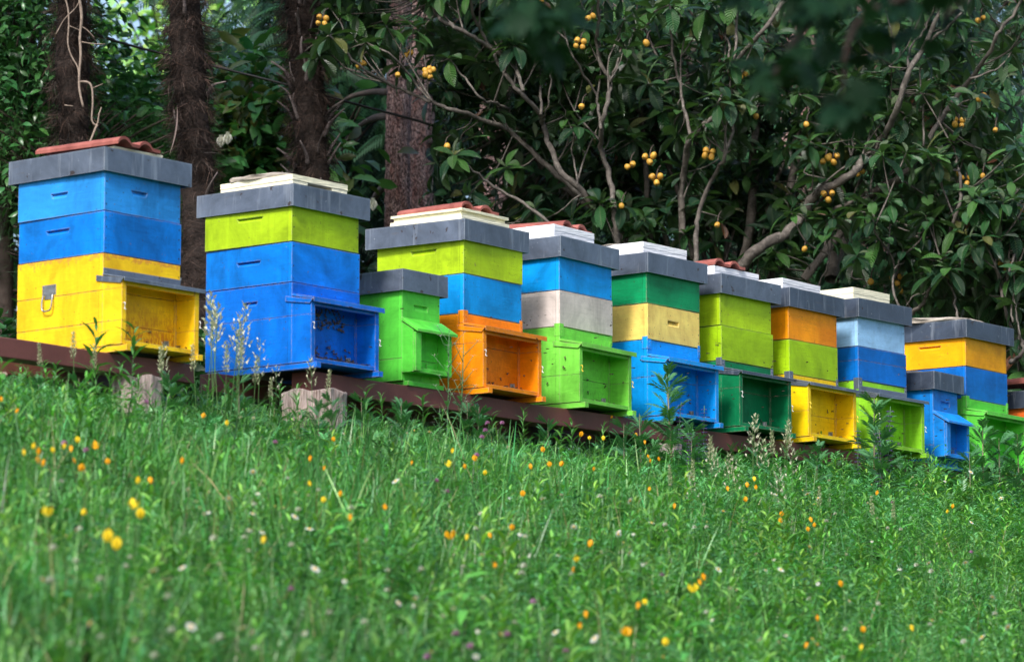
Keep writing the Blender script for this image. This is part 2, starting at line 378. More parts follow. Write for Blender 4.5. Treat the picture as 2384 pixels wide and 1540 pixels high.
# ------------------------------------------------------------------ beehives
def board_box(bm, x0, x1, y0, y1, z0, z1, pockets=(), mi=0):
    P = {}
    for ix, x in ((0, x0), (1, x1)):
        for iy, y in ((0, y0), (1, y1)):
            for iz, z in ((0, z0), (1, z1)): P[ix, iy, iz] = bm.verts.new((x, y, z))
    quads = [[(0,0,0),(0,1,0),(1,1,0),(1,0,0)], [(0,0,1),(1,0,1),(1,1,1),(0,1,1)], [(1,0,0),(1,1,0),(1,1,1),(1,0,1)], [(0,1,0),(0,1,1),(1,1,1),(1,1,0)]]
    lf = [(0,1,0),(0,0,0),(0,0,1),(0,1,1)]; ff = [(0,0,0),(1,0,0),(1,0,1),(0,0,1)]
    for side, ring in (('L', lf), ('F', ff)):
        pk = [p for p in pockets if p[0] == side]
        if not pk: quads.append(ring); continue
        _, c, zc, wd, hh, dep, ins = pk[0]      # side, centre, z, width, height, depth, inset at the bottom
        def pt(a, z, d):
            return bm.verts.new((x0 + d, a, z) if side == 'L' else (a, y0 + d, z))
        sg = -1 if side == 'L' else 1
        a0, a1 = c - sg * wd / 2, c + sg * wd / 2
        bl, br, tr, tl = pt(a0 + sg * ins, zc - hh / 2, 0), pt(a1 - sg * ins, zc - hh / 2, 0), pt(a1, zc + hh / 2, 0), pt(a0, zc + hh / 2, 0)
        o = [P[k] for k in ring]; inn = [bl, br, tr, tl]
        for k in range(4):
            f = bm.faces.new([o[k], o[(k+1) % 4], inn[(k+1) % 4], inn[k]]); f.material_index = mi
        dl, dr = pt(a0 + sg * .006, zc + hh / 2 - .002, dep), pt(a1 - sg * .006, zc + hh / 2 - .002, dep)
        for q in ([tl, tr, dr, dl], [dl, dr, br, bl], [tl, dl, bl], [tr, br, dr]):
            f = bm.faces.new(q); f.material_index = mi
    for q in quads:
        f = bm.faces.new([P[k] for k in q]); f.material_index = mi
def nails(bm, W, h, mi, x0=0.0, y0=0.0):
    for x in (x0 + .011, x0 + W - .011):
        for k in range(4):
            z = h * (.12 + .25 * k) + rnd.uniform(-.006, .006)
            if rnd.random() < .25: continue
            r = rnd.uniform(.0022, .0038); xx = x + rnd.uniform(-.003, .003)
            vs = [bm.verts.new((xx + r * math.cos(a * math.pi / 3), y0 - .0006, z + r * math.sin(a * math.pi / 3))) for a in range(6)]
            f = bm.faces.new(vs); f.material_index = mi
def hive_box(name, W, L, h, mat, parent, z, pockets=(), splits=(), label=None):
    bm = bmesh.new(); zs = [0] + [q for q in splits if q < h - .02] + [h]
    for i in range(len(zs) - 1):
        a, b = zs[i], zs[i + 1]
        pk = [p for p in pockets if a <= p[2] < b]
        g = .0006; j = rnd.uniform(-.0006, .0006)
        board_box(bm, j, W + j, j, L, a + (g if i else .0015), b - (g if i < len(zs) - 2 else .0015), pk)
    add_box(bm, .018, W - .018, .018, L - .018, .0, h, 1)
    nails(bm, W, h, 1)
    # vertical joint of the side boards close to the near edge
    o = bm_obj(name, bm, [M[mat], M['nail']], parent, 0.0016)
    k_ = 0 if name == 'brood_box' else 1
    o.location = (k_ * rnd.uniform(-.003, .003), k_ * rnd.uniform(-.003, .003), z); o.rotation_euler = (k_ * rnd.uniform(-.003, .003), k_ * rnd.uniform(-.003, .003), k_ * rnd.uniform(-.014, .014))
    if label: o['label'] = label
    return o
def hive_lid(W, L, h, parent, z, mat='zinc'):
    bm = bmesh.new()
    x0, x1, y0, y1 = -.02, W + .04, -.02, L + .045; t = .004
    add_box(bm, x0, x1, y0, y1, h - t, h)
    add_box(bm, x0, x1, y0, y0 + t, 0, h - t); add_box(bm, x0, x1, y1 - t, y1, 0, h - t)
    add_box(bm, x0, x0 + t, y0 + t, y1 - t, 0, h - t); add_box(bm, x1 - t, x1, y0 + t, y1 - t, 0, h - t)
    add_box(bm, x0 - .0012, x0 + .0, y0 + .003, y0 + .014, .001, h - .001)      # folded seam
    add_box(bm, x0 + t, x1 - t, y0 + t, y1 - t, .022, .03, 1)
    o = bm_obj('lid', bm, [M[mat], M['nail']], parent, 0.0015)
    o.location = (0, 0, z); o.rotation_euler = (rnd.uniform(-.008, .008), rnd.uniform(-.008, .008), rnd.uniform(-.02, .02)); return o
def hook(parent, x, y, z, col, right=False):
    pts = smooth([(0, 0, .018), (0, -.012, .02), (-.003, -.018, .008), (.003, -.010, -.004), (0, -.012, -.016), (-.002, -.024, -.020)], 3)
    nm = NM(); nm.add(*tube(pts * .72, .0019, 6)); o = nm.build('hook', M[col], parent); o.location = (x, y, z)
def bracket(parent, x, y, z, mat, right=False):
    bm = bmesh.new(); t = .0022; s_ = 1 if not right else -1
    xa, xb = (x - t, x + .03) if not right else (x - .018, x + t)
    add_box(bm, xa, xb, y - t, y, z - .045, z + .014)
    if not right: add_box(bm, x - t, x, y, y + .03, z - .045, z + .014)
    else: add_box(bm, x, x + t, y, y + .03, z - .045, z + .014)
    for k in (-.03, -.012): add_box(bm, (xa + xb) / 2 - .003, (xa + xb) / 2 + .003, y - t - .002, y - t, z + k - .003, z + k + .003)
    bm_obj('corner_bracket', bm, M[mat], parent, .0006)
def brood(parent, mat, h, roofmat, W=.44, L=.50, brk=None, hooks='hook_white', pockets=(), splits=None, D=.11, band=False, roof_rel=.318, label=None, stains=False):
    splits = splits if splits is not None else rnd.choice([(.13,), (.19,), (.10, .23), (.16,), (.205,)])
    hive_box('brood_box', W, L, h - .025, mat + '_base', parent, .025, pockets, splits, label)
    bm = bmesh.new(); t = .024
    ys, zf, zb = -D, roof_rel - .028, roof_rel - .006
    for x0 in (0.0, W - t):
        zs = [.027] + [s_ + .025 for s_ in splits if s_ < roof_rel - .05] + [None]
        for i in range(len(zs) - 1):
            z0 = zs[i] + .0004
            if zs[i + 1] is None: add_hex(bm, [(x0, ys, z0), (x0 + t, ys, z0), (x0 + t, .002, z0), (x0, .002, z0), (x0, ys, zf), (x0 + t, ys, zf), (x0 + t, .002, zb), (x0, .002, zb)])
            else: add_box(bm, x0, x0 + t, ys + rnd.uniform(-.001, .001), .002, z0, zs[i + 1] - .0004)
    add_box(bm, t, W - t, -D + .002, 0, .027, .045)                       # floor of the porch
    add_box(bm, t, W - t, -D + .004, -D + .022, zf - .022, zf - .001)     # header strip
    add_box(bm, t, t + .012, -.02, .001, .045, zf - .03); add_box(bm, W - t - .012, W - t, -.004, -.001, .05, zf - .03)
    for x0 in (.0, W - .035): add_box(bm, x0 + .003, x0 + .032, -D - .028, L - .01, 0, .024)     # runners
    add_box(bm, .1, W - .1, -.0015, .0, .046, .058, 1)                     # black strip painting the shade in the entrance slit
    bm_obj('entrance_porch', bm, [M[mat], M['gap']], parent, .0015)
    bm = bmesh.new(); rt = .006 if roofmat.startswith('zinc') else .011
    xa, xb = -.006, W + .018
    add_hex(bm, [(xa, ys - .016, zf + .001), (xb, ys - .016, zf + .001), (xb, -.001, zb + .004), (xa, -.001, zb + .004),
                 (xa, ys - .016, zf + rt), (xb, ys - .016, zf + rt), (xb, -.001, zb + rt + .003), (xa, -.001, zb + rt + .003)])
    add_box(bm, xa, xb, ys - .019, ys - .0165, zf - .010, zf + rt)        # front lip
    add_hex(bm, [(xa, ys + .006, zf - .016), (xa + .003, ys + .006, zf - .016), (xa + .003, .034, zb - .018), (xa, .034, zb - .018),
                 (xa, ys - .012, zf + .001), (xa + .003, ys - .012, zf + .001), (xa + .003, .034, zb + .006), (xa, .034, zb + .006)])
    add_box(bm, xa + .004, W - .002, -.0045, -.0015, zb + .004, zb + (.034 if band else .012))
    bm_obj('porch_roof', bm, M[roofmat if roofmat in M else mat], parent, .0008)
    bm = bmesh.new(); add_box(bm, W - t - .07, W - t - .055, -.004, -.0015, .046, .085); add_box(bm, W - t - .055, W - t - .052, -.016, -.0015, .046, .085)
    bm_obj('entrance_slide', bm, M['steel'], parent, .0004)
    if brk: bracket(parent, 0, 0, h, brk); bracket(parent, W, 0, h, brk, True)
    if hooks: hook(parent, .006, ys - .001, .18, hooks); hook(parent, W + .002, ys + .004, .15, hooks)

ZB = 2.08
HP = dict(w=.11, h=.022, d=.014)
def Lp(zc, c=.25, w_=.125, h_=.022): return ('L', c, zc, w_, h_, .015, .012)
def Fp(zc, c=.22, w_=.10, h_=.022): return ('F', c, zc, w_, h_, .015, .012)
def full_hive(px, yaw, zt, z1, z2, lab, c_up, c_lo, c_br, roof, brk=None, hooks='hook_white', pk_up=(), pk_lo=(), pk_br=(), lid='zinc', zb=ZB, t=None, lidh=.097, band=False, s=0.0):
    if t is None: t = row_at(px, 2.5, s)
    x, y = xy(t, s)
    e = thing('beehive', lab, 'beehive', (x, y, zb), math.radians(yaw), 'beehives standing in a row on timber beams')
    brood(e, c_br, z2 - zb, roof, brk=brk, hooks=hooks, pockets=pk_br, band=band)
    hive_box('super_box', .44, .50, z1 - z2, c_lo, e, z2 - zb, pk_lo, (.105,) if rnd.random() < .3 and not pk_lo else ())
    lb = zt - lidh
    hive_box('super_box', .44, .50, lb + .03 - z1, c_up, e, z1 - zb, pk_up)
    hive_lid(.44, .50, lidh, e, lb - zb, lid)
    return e
H = {}
H[1] = full_hive(241, 50.4, 2.871, 2.615, 2.442, 'yellow, blue and sky-blue beehive with a metal side handle, leftmost in view', 'sky_blue', 'blue', 'yellow', 'zinc', None, 'hook_white',
                 [Lp(.088, .26, .10), Fp(.092, .20, .095)], [Lp(.112, .27, .14, .018)], zb=2.035, t=0.0, band=True)
H[2] = full_hive(680, 51.6, 2.877, 2.631, 2.456, 'beehive with a deep blue bee-covered base, blue box and lime box on top', 'lime', 'blue_two', 'deep_blue', 'deep_blue', None, 'hook_white',
                 [Lp(.115, .24, .15, .018)], [Lp(.10, .25, .14, .018)], [Lp(.275, .24, .085, .018)])
H[4] = full_hive(1079.5, 53.5, 2.874, 2.629, 2.449, 'beehive with an orange base under a blue box and a lime box', 'lime', 'azure', 'orange', 'orange', 'orange', 'hook_white', [Lp(.115, .23, .15, .022)])
H[5] = full_hive(1303, 55.5, 2.884, 2.634, 2.465, 'beehive with a bare pale wood box between a green base and a blue box', 'azure', 'raw_wood', 'fresh_green', 'fresh_green', 'fresh_green', 'hook_yellow', [Lp(.13, .28, .12)])
H[6] = full_hive(1507, 53.0, 2.891, 2.649, 2.476, 'beehive with a cream box between an azure base and a dark green box', 'dark_green', 'cream', 'azure', 'azure', 'azure', None,
                 [Lp(.12, .3, .13)], [('F', .215, .095, .095, .026, .02, .002), ('L', .35, .095, .095, .026, .02, .002)])
H[7] = full_hive(1678.5, 51.5, 2.86, 2.608, 2.436, 'beehive with a bottle-green base and two lime boxes', 'lime', 'lime_two', 'bottle_green', 'zinc_dark', 'zinc', 'hook_white')
H[8] = full_hive(1837.2, 52.2, 2.859, 2.601, 2.426, 'beehive with a yellow base, olive-lime box and orange top box', 'vivid_orange', 'lime_two', 'sun_yellow', 'zinc', 'zinc', 'hook_yellow', lid='zinc_dark')
H[9] = full_hive(1998.3, 50.9, 2.875, 2.629, 2.454, 'beehive with a spring-green base, blue box and pale blue top box', 'pale_blue', 'far_blue', 'spring_green', 'zinc', 'zinc', 'hook_white', lid='zinc_dark', band=True)
H[11] = full_hive(2249.6, 53.1, 2.878, 2.63, 2.457, 'beehive with an amber top box, blue box and green base, rightmost tall one', 'amber', 'far_blue', 'grass_green', 'grass_green', 'grass_green', None,
                  [Lp(.11, .22, .14, .018)], lid='zinc_dark')
# flashing and handle on the yellow hive
def yellow_handle():
    bm = bmesh.new()
    add_box(bm, -.003, 0.0005, .27, .35, .262, .305); add_box(bm, -.003, 0.0005, .285, .335, .245, .262)
    for y in (.283, .337):
        for z in (.27, .297): add_box(bm, -.006, -.003, y - .003, y + .003, z - .003, z + .003)
    o = bm_obj('metal_handle', bm, M['steel'], H[1], .002)
    nm = NM(); pts = [(-.008, .283, .262), (-.014, .281, .235), (-.016, .285, .203), (-.016, .300, .196), (-.016, .322, .196), (-.016, .335, .203), (-.014, .339, .235), (-.008, .337, .262)]
    nm.add(*tube(smooth(pts, 3), .0035, 8)); nm.build('grip', M['steel'], o)
yellow_handle()

def nuc_hive(px, yaw, zt, zb, lab, col, lid, s=0.0, W=.265, L=.46, t=None):
    if t is None: t = row_at(px, 2.4, s)
    x, y = xy(t, s)
    e = thing('small_beehive', lab, 'beehive', (x, y, zb), math.radians(yaw), 'small single-box beehives in the row')
    h = zt - .075 - zb
    hive_box('brood_box', W, L, h, col + '_base', e, 0, [('F', W / 2, h - .085, .10, .024, .012, .004)], (.10,))
    hive_lid(W, L, .095, e, zt - .095 - zb, lid).scale = (1.0, 1, 1)
    bm = bmesh.new(); D = .066; z0, zb_, zf = .035, .272, .222; a, b, tt = -.002, W + .004, .022
    for x0 in (a, b - tt): add_hex(bm, [(x0, -D, z0), (x0 + tt, -D, z0), (x0 + tt, 0, z0), (x0, 0, z0), (x0, -D, zf), (x0 + tt, -D, zf), (x0 + tt, 0, zb_ - .01), (x0, 0, zb_ - .01)])
    add_box(bm, a + tt, b - tt, -D + .002, 0, z0 + .001, z0 + .022)
    add_box(bm, a, a + .04, -D - .014, -D - .0005, z0 + .004, zf - .012)     # wide front board on the left
    add_box(bm, a + .02, b, .0, .0 + .3, -.022, .0); 
    add_box(bm, a + .01, b - .01, -.03, -.001, -.022, -.001)
    n = 10; vs = [bm.verts.new((W / 2 - .02 + .035 * math.cos(math.pi * k / n), -.0012, z0 + .022 + .024 * math.sin(math.pi * k / n))) for k in range(n + 1)]
    f = bm.faces.new(vs); f.material_index = 1  # flat black arch painting the shade of the entrance hole
    bm_obj('entrance_porch', bm, [M[col], M['gap']], e, .0015)
    bm = bmesh.new(); xa, xb = -.008, W + .012
    add_hex(bm, [(xa, -D - .028, zf - .012), (xb, -D - .028, zf - .012), (xb, -.001, zb_ - .006), (xa, -.001, zb_ - .006),
                 (xa, -D - .028, zf + .001), (xb, -D - .028, zf + .001), (xb, -.001, zb_ + .01), (xa, -.001, zb_ + .01)])
    bm_obj('porch_roof', bm, M[col], e, .0012)
    bm = bmesh.new(); add_box(bm, W - .1, W - .05, -.006, -.002, z0 + .024, z0 + .055); bm_obj('entrance_slide', bm, M['steel' if col == 'nuc_blue' else col], e, .0005)
    return e
H[3] = nuc_hive(935.8, 52.5, 2.592, 2.10, 'small bright green beehive with one box, between the deep blue and the orange hives', 'leaf_green', 'zinc', s=-.015)
H[10] = nuc_hive(2172.4, 55.0, 2.561, 2.075, 'small blue beehive with one box and dark lid, near the right end', 'nuc_blue', 'zinc_dark', s=-.03)
H[12] = nuc_hive(2399, 53, 2.56, 2.08, 'small terracotta-orange beehive cut off by the right edge of the picture', 'terra', 'zinc_dark', s=0)

# ------------------------------------------------------------------ covers, tiles and stones lying on the lids
def on_lid(hv, lx, ly, zt, rz=0.0):
    m = Matrix.Translation(hv.location) @ Matrix.Rotation(hv.rotation_euler.z, 4, 'Z')
    p = m @ Vector((lx, ly, 0)); return (p.x, p.y, zt), hv.rotation_euler.z + rz
def rough_plate(bm, x0, x1, y0, y1, z0, z1, mi=0, chip=.0018):
    vs, fs = add_box(bm, x0, x1, y0, y1, z0, z1, mi)
    es = list({e for f in fs for e in f.edges})
    r = bmesh.ops.subdivide_edges(bm, edges=es, cuts=7, use_grid_fill=True)
    for v in bm.verts:
        if v.tag: continue
        if x0 - 1e-6 <= v.co.x <= x1 + 1e-6 and z0 - 1e-6 <= v.co.z <= z1 + 1e-6:
            v.co += Vector((rnd.uniform(-1, 1), rnd.uniform(-1, 1), rnd.uniform(-.6, .6))) * chip * .5
        v.tag = True
def foam(hv, zt, x0, x1, y0, y1, th, mat, lab, style='two', rz=0.0, name='foam_board'):
    bm = bmesh.new(); th *= 1.35
    if style == 'two':
        rough_plate(bm, x0, x1, y0, y1, th * .505, th, chip=.0014); rough_plate(bm, x0 + .001, x1 - .001, y0 + .001, y1 - .002, 0, th * .495, chip=.0014)
    elif style == 'notch':
        rough_plate(bm, x0, x1, y0, y1, th * .5, th); rough_plate(bm, x0 + .002, x0 + .10, y0 + .002, y1, 0, th * .48)
        rough_plate(bm, x1 - .10, x1 - .002, y0 + .002, y1, 0, th * .48); rough_plate(bm, x0 + .11, x1 - .11, y0 + .06, y1, .002, th * .46)
    else:
        rough_plate(bm, x0, x1, y0, y1, 0, th * .45); rough_plate(bm, x0 + .015, x1 - .012, y0 + .016, y1 - .01, th * .46, th * .78); rough_plate(bm, x0 + .004, x1 - .002, y0 + .002, y1, th * .8, th)
    o = bm_obj(name, bm, M[mat], None, .0015)
    (o.location), r = on_lid(hv, 0, 0, zt + .001); o.rotation_euler = (0, 0, r + rz)
    return tag(o, lab, 'insulation board', 'pale foam boards on the hive lids')
def roof_tile(hv, zt, lx, ly, lab, W=.25, L=.40, rz=0.0, tilt=0.0):
    bm = bmesh.new(); nx, ny, th = 30, 12, .013
    def prof(u):
        a = (u * 2.0) % 1.0
        return .002 + .023 * max(0, math.sin(math.pi * min(1, a / .62))) ** .7 if a < .62 else .002
    top = []; bot = []
    for j in range(ny + 1):
        rt = []; rb = []
        for i in range(nx + 1):
            u = i / nx; z = prof(u) * (1 - .15 * j / ny); x = (u - .5) * W; y = -L / 2 + L * j / ny
            n = rnd.uniform(-.0006, .0006)
            rt.append(bm.verts.new((x, y, z + th + n))); rb.append(bm.verts.new((x, y, z)))
        top.append(rt); bot.append(rb)
    for j in range(ny):
        for i in range(nx):
            bm.faces.new([top[j][i], top[j][i+1], top[j+1][i+1], top[j+1][i]]); bm.faces.new([bot[j][i], bot[j+1][i], bot[j+1][i+1], bot[j][i+1]])
    for i in range(nx):
        bm.faces.new([bot[0][i], bot[0][i+1], top[0][i+1], top[0][i]]); bm.faces.new([top[ny][i], top[ny][i+1], bot[ny][i+1], bot[ny][i]])
    for j in range(ny):
        bm.faces.new([top[j][0], top[j+1][0], bot[j+1][0], bot[j][0]]); bm.faces.new([bot[j][nx], bot[j+1][nx], top[j+1][nx], top[j][nx]])
    o = bm_obj('roof_tile', bm, M['tile'], None, 0, smooth=False)
    loc, r = on_lid(hv, lx, ly, zt); o.location = loc; o.rotation_euler = (tilt, 0, r + rz)
    return tag(o, lab, 'roof tile', 'red clay tiles weighing down the lids')
def stone(hv, zt, lx, ly, sx, sy, sz, lab, rz=0.0):
    bm = bmesh.new(); bmesh.ops.create_icosphere(bm, subdivisions=4, radius=1)
    sd = rnd.random() * 10
    for v in bm.verts:
        c = v.co; k = (abs(c.x) ** 4 + abs(c.y) ** 4) ** .25; r = 1 / max(.6, k) if k > .5 else 1
        n = .10 * math.sin(3 * c.x + sd) * math.cos(4 * c.y + sd) + .06 * math.sin(9 * c.x + 7 * c.y + sd)
        v.co = Vector((c.x * sx * min(1.2, r) * (1 + n), c.y * sy * min(1.2, r) * (1 - n), max(0, (c.z + .35)) * sz * (1 + 2.2 * n) / 1.35))
    o = bm_obj('flat_stone', bm, M['stone'], None, 0); loc, r = on_lid(hv, lx, ly, zt); o.location = loc; o.rotation_euler = (0, 0, r + rz)
    return tag(o, lab, 'stone', 'flat stones weighing down the lids')
foam(H[1], 2.871, .06, .34, .01, .34, .012, 'foam_cream', 'thin cream board mostly hidden under the clay tile on the leftmost hive', 'two')
roof_tile(H[1], 2.889, .155, .20, 'worn red clay roof tile on the leftmost hive with the yellow base', W=.27, L=.44, rz=.10)
foam(H[2], 2.877, .02, .38, .02, .44, .036, 'foam_cream', 'cream foam board under a flat stone, on the deep blue hive', 'notch')
stone(H[2], 2.927, .16, .26, .15, .17, .03, 'flat grey-brown stone on the cream board of the deep blue hive')
foam(H[4], 2.874, .01, .37, .02, .43, .042, 'foam_cream', 'stepped cream foam board under a clay tile, on the orange-based hive', 'three')
roof_tile(H[4], 2.932, .17, .22, 'red clay tile with dark stains on the cream board of the orange-based hive', rz=-.03, W=.27, L=.38)
foam(H[5], 2.884, -.0, .34, .03, .44, .045, 'foam_white', 'white foam board under a clay tile, on the hive with the bare wood box', 'two')
roof_tile(H[5], 2.947, .20, .24, 'bright red clay tile on the white board of the hive with the bare wood box', rz=.06, W=.27, L=.40, tilt=.03)
foam(H[6], 2.891, .01, .37, .03, .45, .043, 'foam_white', 'white foam board without a tile, on the hive with the cream box', 'two', rz=-.02)
stone(H[6], 2.950, .10, .30, .09, .12, .012, 'thin pale stone flake lying on the white board of the cream-box hive')
foam(H[7], 2.86, .02, .40, .05, .45, .036, 'foam_white', 'white foam board under a clay tile, on the bottle-green hive', 'two')
roof_tile(H[7], 2.911, .15, .22, 'short red clay tile on the white board of the bottle-green hive', rz=-.05, W=.24, L=.36)
foam(H[8], 2.859, .01, .37, .04, .45, .040, 'foam_white', 'white foam board with a broken edge, on the yellow-based hive with orange top box', 'two', rz=.03)
foam(H[9], 2.875, .02, .36, .04, .43, .048, 'foam_cream', 'cracked cream foam board on the hive with the pale blue top box', 'two')
stone(H[11], 2.878, .16, .26, .2, .22, .035, 'broad rough stone slab on the amber-topped hive')
stone(H[10], 2.561, .10, .24, .09, .16, .018, 'small weathered slab on the lid of the small blue hive')
roof_tile(H[12], 2.60, .10, .16, 'orange-red clay tile at the right edge of the picture', W=.2, L=.3)

# ------------------------------------------------------------------ beams and stumps
def beam(t0, t1, s0, s1, z0, z1, lab, dz=0.0):
    bm = bmesh.new(); n = 24
    L = t1 - t0
    rows = []
    for k in range(n + 1):
        u = k / n; wv = .002 * math.sin(u * 17 + t0) ; x = L * u
        rows.append([bm.verts.new((x, y + wv, z + dz * u + wv)) for y, z in ((s0, z0), (s1, z0), (s1, z1), (s0, z1))])
    for k in range(n):
        for q in range(4):
            bm.faces.new([rows[k][q], rows[k][(q+1) % 4], rows[k+1][(q+1) % 4], rows[k+1][q]])
    bm.faces.new(rows[0][::-1]); bm.faces.new(rows[-1])
    o = bm_obj('timber_beam', bm, M['beam'], None, .004)
    x, y = xy(t0, 0); o.location = (x, y, 0); o.rotation_euler = (0, 0, ANG)
    return tag(o, lab, 'beam', 'brown timber beams carrying the hives')
beam(-1.6, .50, -.035, .06, 1.955, 2.034, 'front brown beam under the yellow leftmost hive')
beam(-1.6, .46, .33, .42, 1.955, 2.034, 'rear brown beam under the yellow leftmost hive')
beam(1.205, 3.80, -.035, .075, 1.995, 2.079, 'long front brown beam whose sawn end rests on the pink-grey stump')
beam(1.0, 3.80, .33, .42, 1.995, 2.079, 'long rear brown beam behind the one on the pink-grey stump')
beam(3.81, 8.2, -.03, .07, 1.992, 2.076, 'front brown beam under the right half of the hive row')
beam(3.81, 8.2, .33, .42, 1.992, 2.076, 'rear brown beam under the right half of the hive row')
def stump(t, s, r, ztop, lab, lean=0.0):
    bm = bmesh.new(); n = 30; x, y = xy(t, s); zg = float(ground(x, y)) - .12; hts = 9; rows = []
    ph = [rnd.random() * 6 for _ in range(4)]
    for j in range(hts):
        u = j / (hts - 1); row = []
        for k in range(n):
            a = 2 * math.pi * k / n
            rr = r * (1 + .05 * math.sin(3 * a + ph[0]) + .035 * math.sin(7 * a + ph[1]) + .02 * math.sin(13 * a + ph[2]) + rnd.uniform(-.022, .022) + .03 * math.sin(2 * a + 5 * u + ph[3]) + .10 * (1 - u) ** 2)
            row.append(bm.verts.new((rr * math.cos(a), rr * math.sin(a), zg + (ztop - zg) * u + (.008 * math.sin(5 * a) if j == hts - 1 else 0))))
        rows.append(row)
    for j in range(hts - 1):
        for k in range(n): bm.faces.new([rows[j][k], rows[j][(k+1) % n], rows[j+1][(k+1) % n], rows[j+1][k]])
    bm.faces.new(rows[-1]); bm.faces.new(rows[0][::-1])
    o = bm_obj('tree_stump', bm, M['stump'], None, .004); o.location = (x, y, 0)
    return tag(o, lab, 'stump', 'cut logs under the beams')
stump(.20, .0, .098, 1.953, 'grey log stump under the front beam of the yellow hive')
stump(1.24, -.03, .138, 1.99, 'wide pink-grey log stump under the sawn beam end')
stump(3.74, .0, .085, 1.985, 'pale grey log stump where the two front beams meet')
stump(-.3, .38, .10, 1.953, 'brown log stump under the rear beam at the far left')
stump(5.9, .02, .09, 1.985, 'log stump hidden in the plants below the small blue hive')

# ------------------------------------------------------------------ bees
def bee_mesh():
    bm = bmesh.new()
    for (cx, cy, cz, a, b, c) in ((0, -.0045, .003, .0022, .0045, .0021), (0, .001, .0034, .0021, .0022, .0021), (0, .0042, .003, .0016, .0015, .0016)):
        r = bmesh.ops.create_icosphere(bm, subdivisions=1, radius=1)
        for v in r['verts']: v.co = Vector((cx + v.co.x * a, cy + v.co.y * b, cz + v.co.z * c))
    for s_ in (-1, 1):
        q = [bm.verts.new(p) for p in ((s_ * .001, .001, .005), (s_ * .0045, -.006, .0052), (s_ * .0035, -.009, .0052), (s_ * .0008, -.006, .0054))]
        f = bm.faces.new(q); f.material_index = 1
    me = bpy.data.meshes.new('honey_bee'); bm.to_mesh(me); bm.free(); me.materials.append(M['bee']); me.materials.append(M['wing']); return me
BEE = bee_mesh()
def bee(hv, p, face, lab, group):
    o = bpy.data.objects.new('honey_bee', BEE); COL.objects.link(o)
    m = Matrix.Translation(hv.location) @ Matrix.Rotation(hv.rotation_euler.z, 4, 'Z')
    if face == 'back': r = Matrix.Rotation(math.radians(90), 4, 'X') @ Matrix.Rotation(rnd.uniform(0, 6.28), 4, 'Z')
    elif face == 'left': r = Matrix.Rotation(math.radians(-90), 4, 'Y') @ Matrix.Rotation(rnd.uniform(0, 6.28), 4, 'Z')
    else: r = Matrix.Rotation(rnd.uniform(0, 6.28), 4, 'Z')
    o.matrix_world = m @ Matrix.Translation(p) @ r; s_ = rnd.uniform(1.1, 1.45); o.scale = (s_, s_, s_)
    return tag(o, lab, 'bee', group)
def bees(k, nback, nsill, nfly, what, xr=(.05, .39), zr=(.06, .2), nleft=0, D=.11, lab_b='bee on the porch back wall of the {}'):
    hv = H[k]
    for i in range(nback): bee(hv, (rnd.uniform(*xr), -.003, rnd.uniform(*zr)), 'back', lab_b.format(what), f'bees in the porch of the {what}')
    for i in range(nsill): bee(hv, (rnd.uniform(*xr), rnd.uniform(-D + .004, -D + .03), .046), 'up', f'bee on the porch floor of the {what}', f'bees on the porch floor of the {what}')
    for i in range(nleft): bee(hv, (-.003, rnd.uniform(-.08, .2), rnd.uniform(.08, .3)), 'left', f'bee on the left wall of the {what}', f'bees on the left wall of the {what}')
    for i in range(nfly): bee(hv, (rnd.uniform(.1, .5), rnd.uniform(-.25, -.1), rnd.uniform(.05, .4)), 'fly', f'bee flying before the {what}', f'bees flying before the {what}')
bees(2, 34, 48, 5, 'deep blue hive', zr=(.05, .12)); bees(2, 90, 0, 0, 'deep blue hive', xr=(.03, .33), zr=(.19, .285), lab_b='bee in the dark upper cluster inside the porch of the {}')
bees(1, 2, 5, 0, 'yellow leftmost hive'); bees(4, 16, 9, 12, 'orange-based hive', zr=(.06, .15)); bees(5, 3, 6, 12, 'green bare-wood-box hive', nleft=4)
bees(6, 8, 4, 16, 'azure hive', nleft=2); bees(7, 1, 3, 12, 'bottle-green hive'); bees(8, 4, 2, 8, 'yellow orange-topped hive'); bees(9, 5, 3, 12, 'spring-green hive')
bees(10, 2, 5, 2, 'small blue hive', xr=(.08, .18), zr=(.06, .1), D=.06); bees(11, 2, 4, 4, 'green amber-topped hive'); bees(3, 0, 1, 1, 'small bright green hive', xr=(.08, .18), D=.06)

# ------------------------------------------------------------------ vegetation materials
M['grass'] = tinted('grass_blades', 0.4, 0.30, 0.5); M['herb'] = tinted('herb_leaves', 0.38, 0.28, 0.5)
M['loquat'] = tinted('loquat_leaves', 0.30, 0.22, 0.7, veins=True, under=(0.055, 0.115, 0.045)); M['glossy'] = tinted('glossy_leaves', 0.3, 0.2, 0.5)
M['bgleaf'] = tinted('shrub_leaves', 0.5, 0.25, 0.35); M['needle'] = tinted('conifer_sprays', 0.6, 0.15, 0.2)
M['petal'] = tinted('petals', 0.5, 0.35, 0.2, ttint=(1.1, 1.0, 0.7)); M['straw'] = tinted('seed_heads', 0.7, 0.3, 0.2, ttint=(1, 1, .8))
def bark(name, c1, c2, sc=(1, 1, 1), ns=8, strength=0.8, c3=None, bd=.01, stretch=(1, 1, 1)):
    g = G(name); v = g.coords(stretch, False); n = g.noise(v, ns, 6, 0.7, 0.5); n2 = g.noise(v, ns * 4, 3)
    a = g.mix(g.ramp(n, 0.38, 0.62), c1, c2)
    if c3: a = g.mix(g.ramp(n2, 0.55, 0.7, 0, 0.6), a, c3)
    g.l(a, g.b.inputs['Base Color']); g.b.inputs['Roughness'].default_value = 0.85; g.bump(g.math('ADD', n, g.math('MULTIPLY', n2, .4)), strength, bd); return g.m
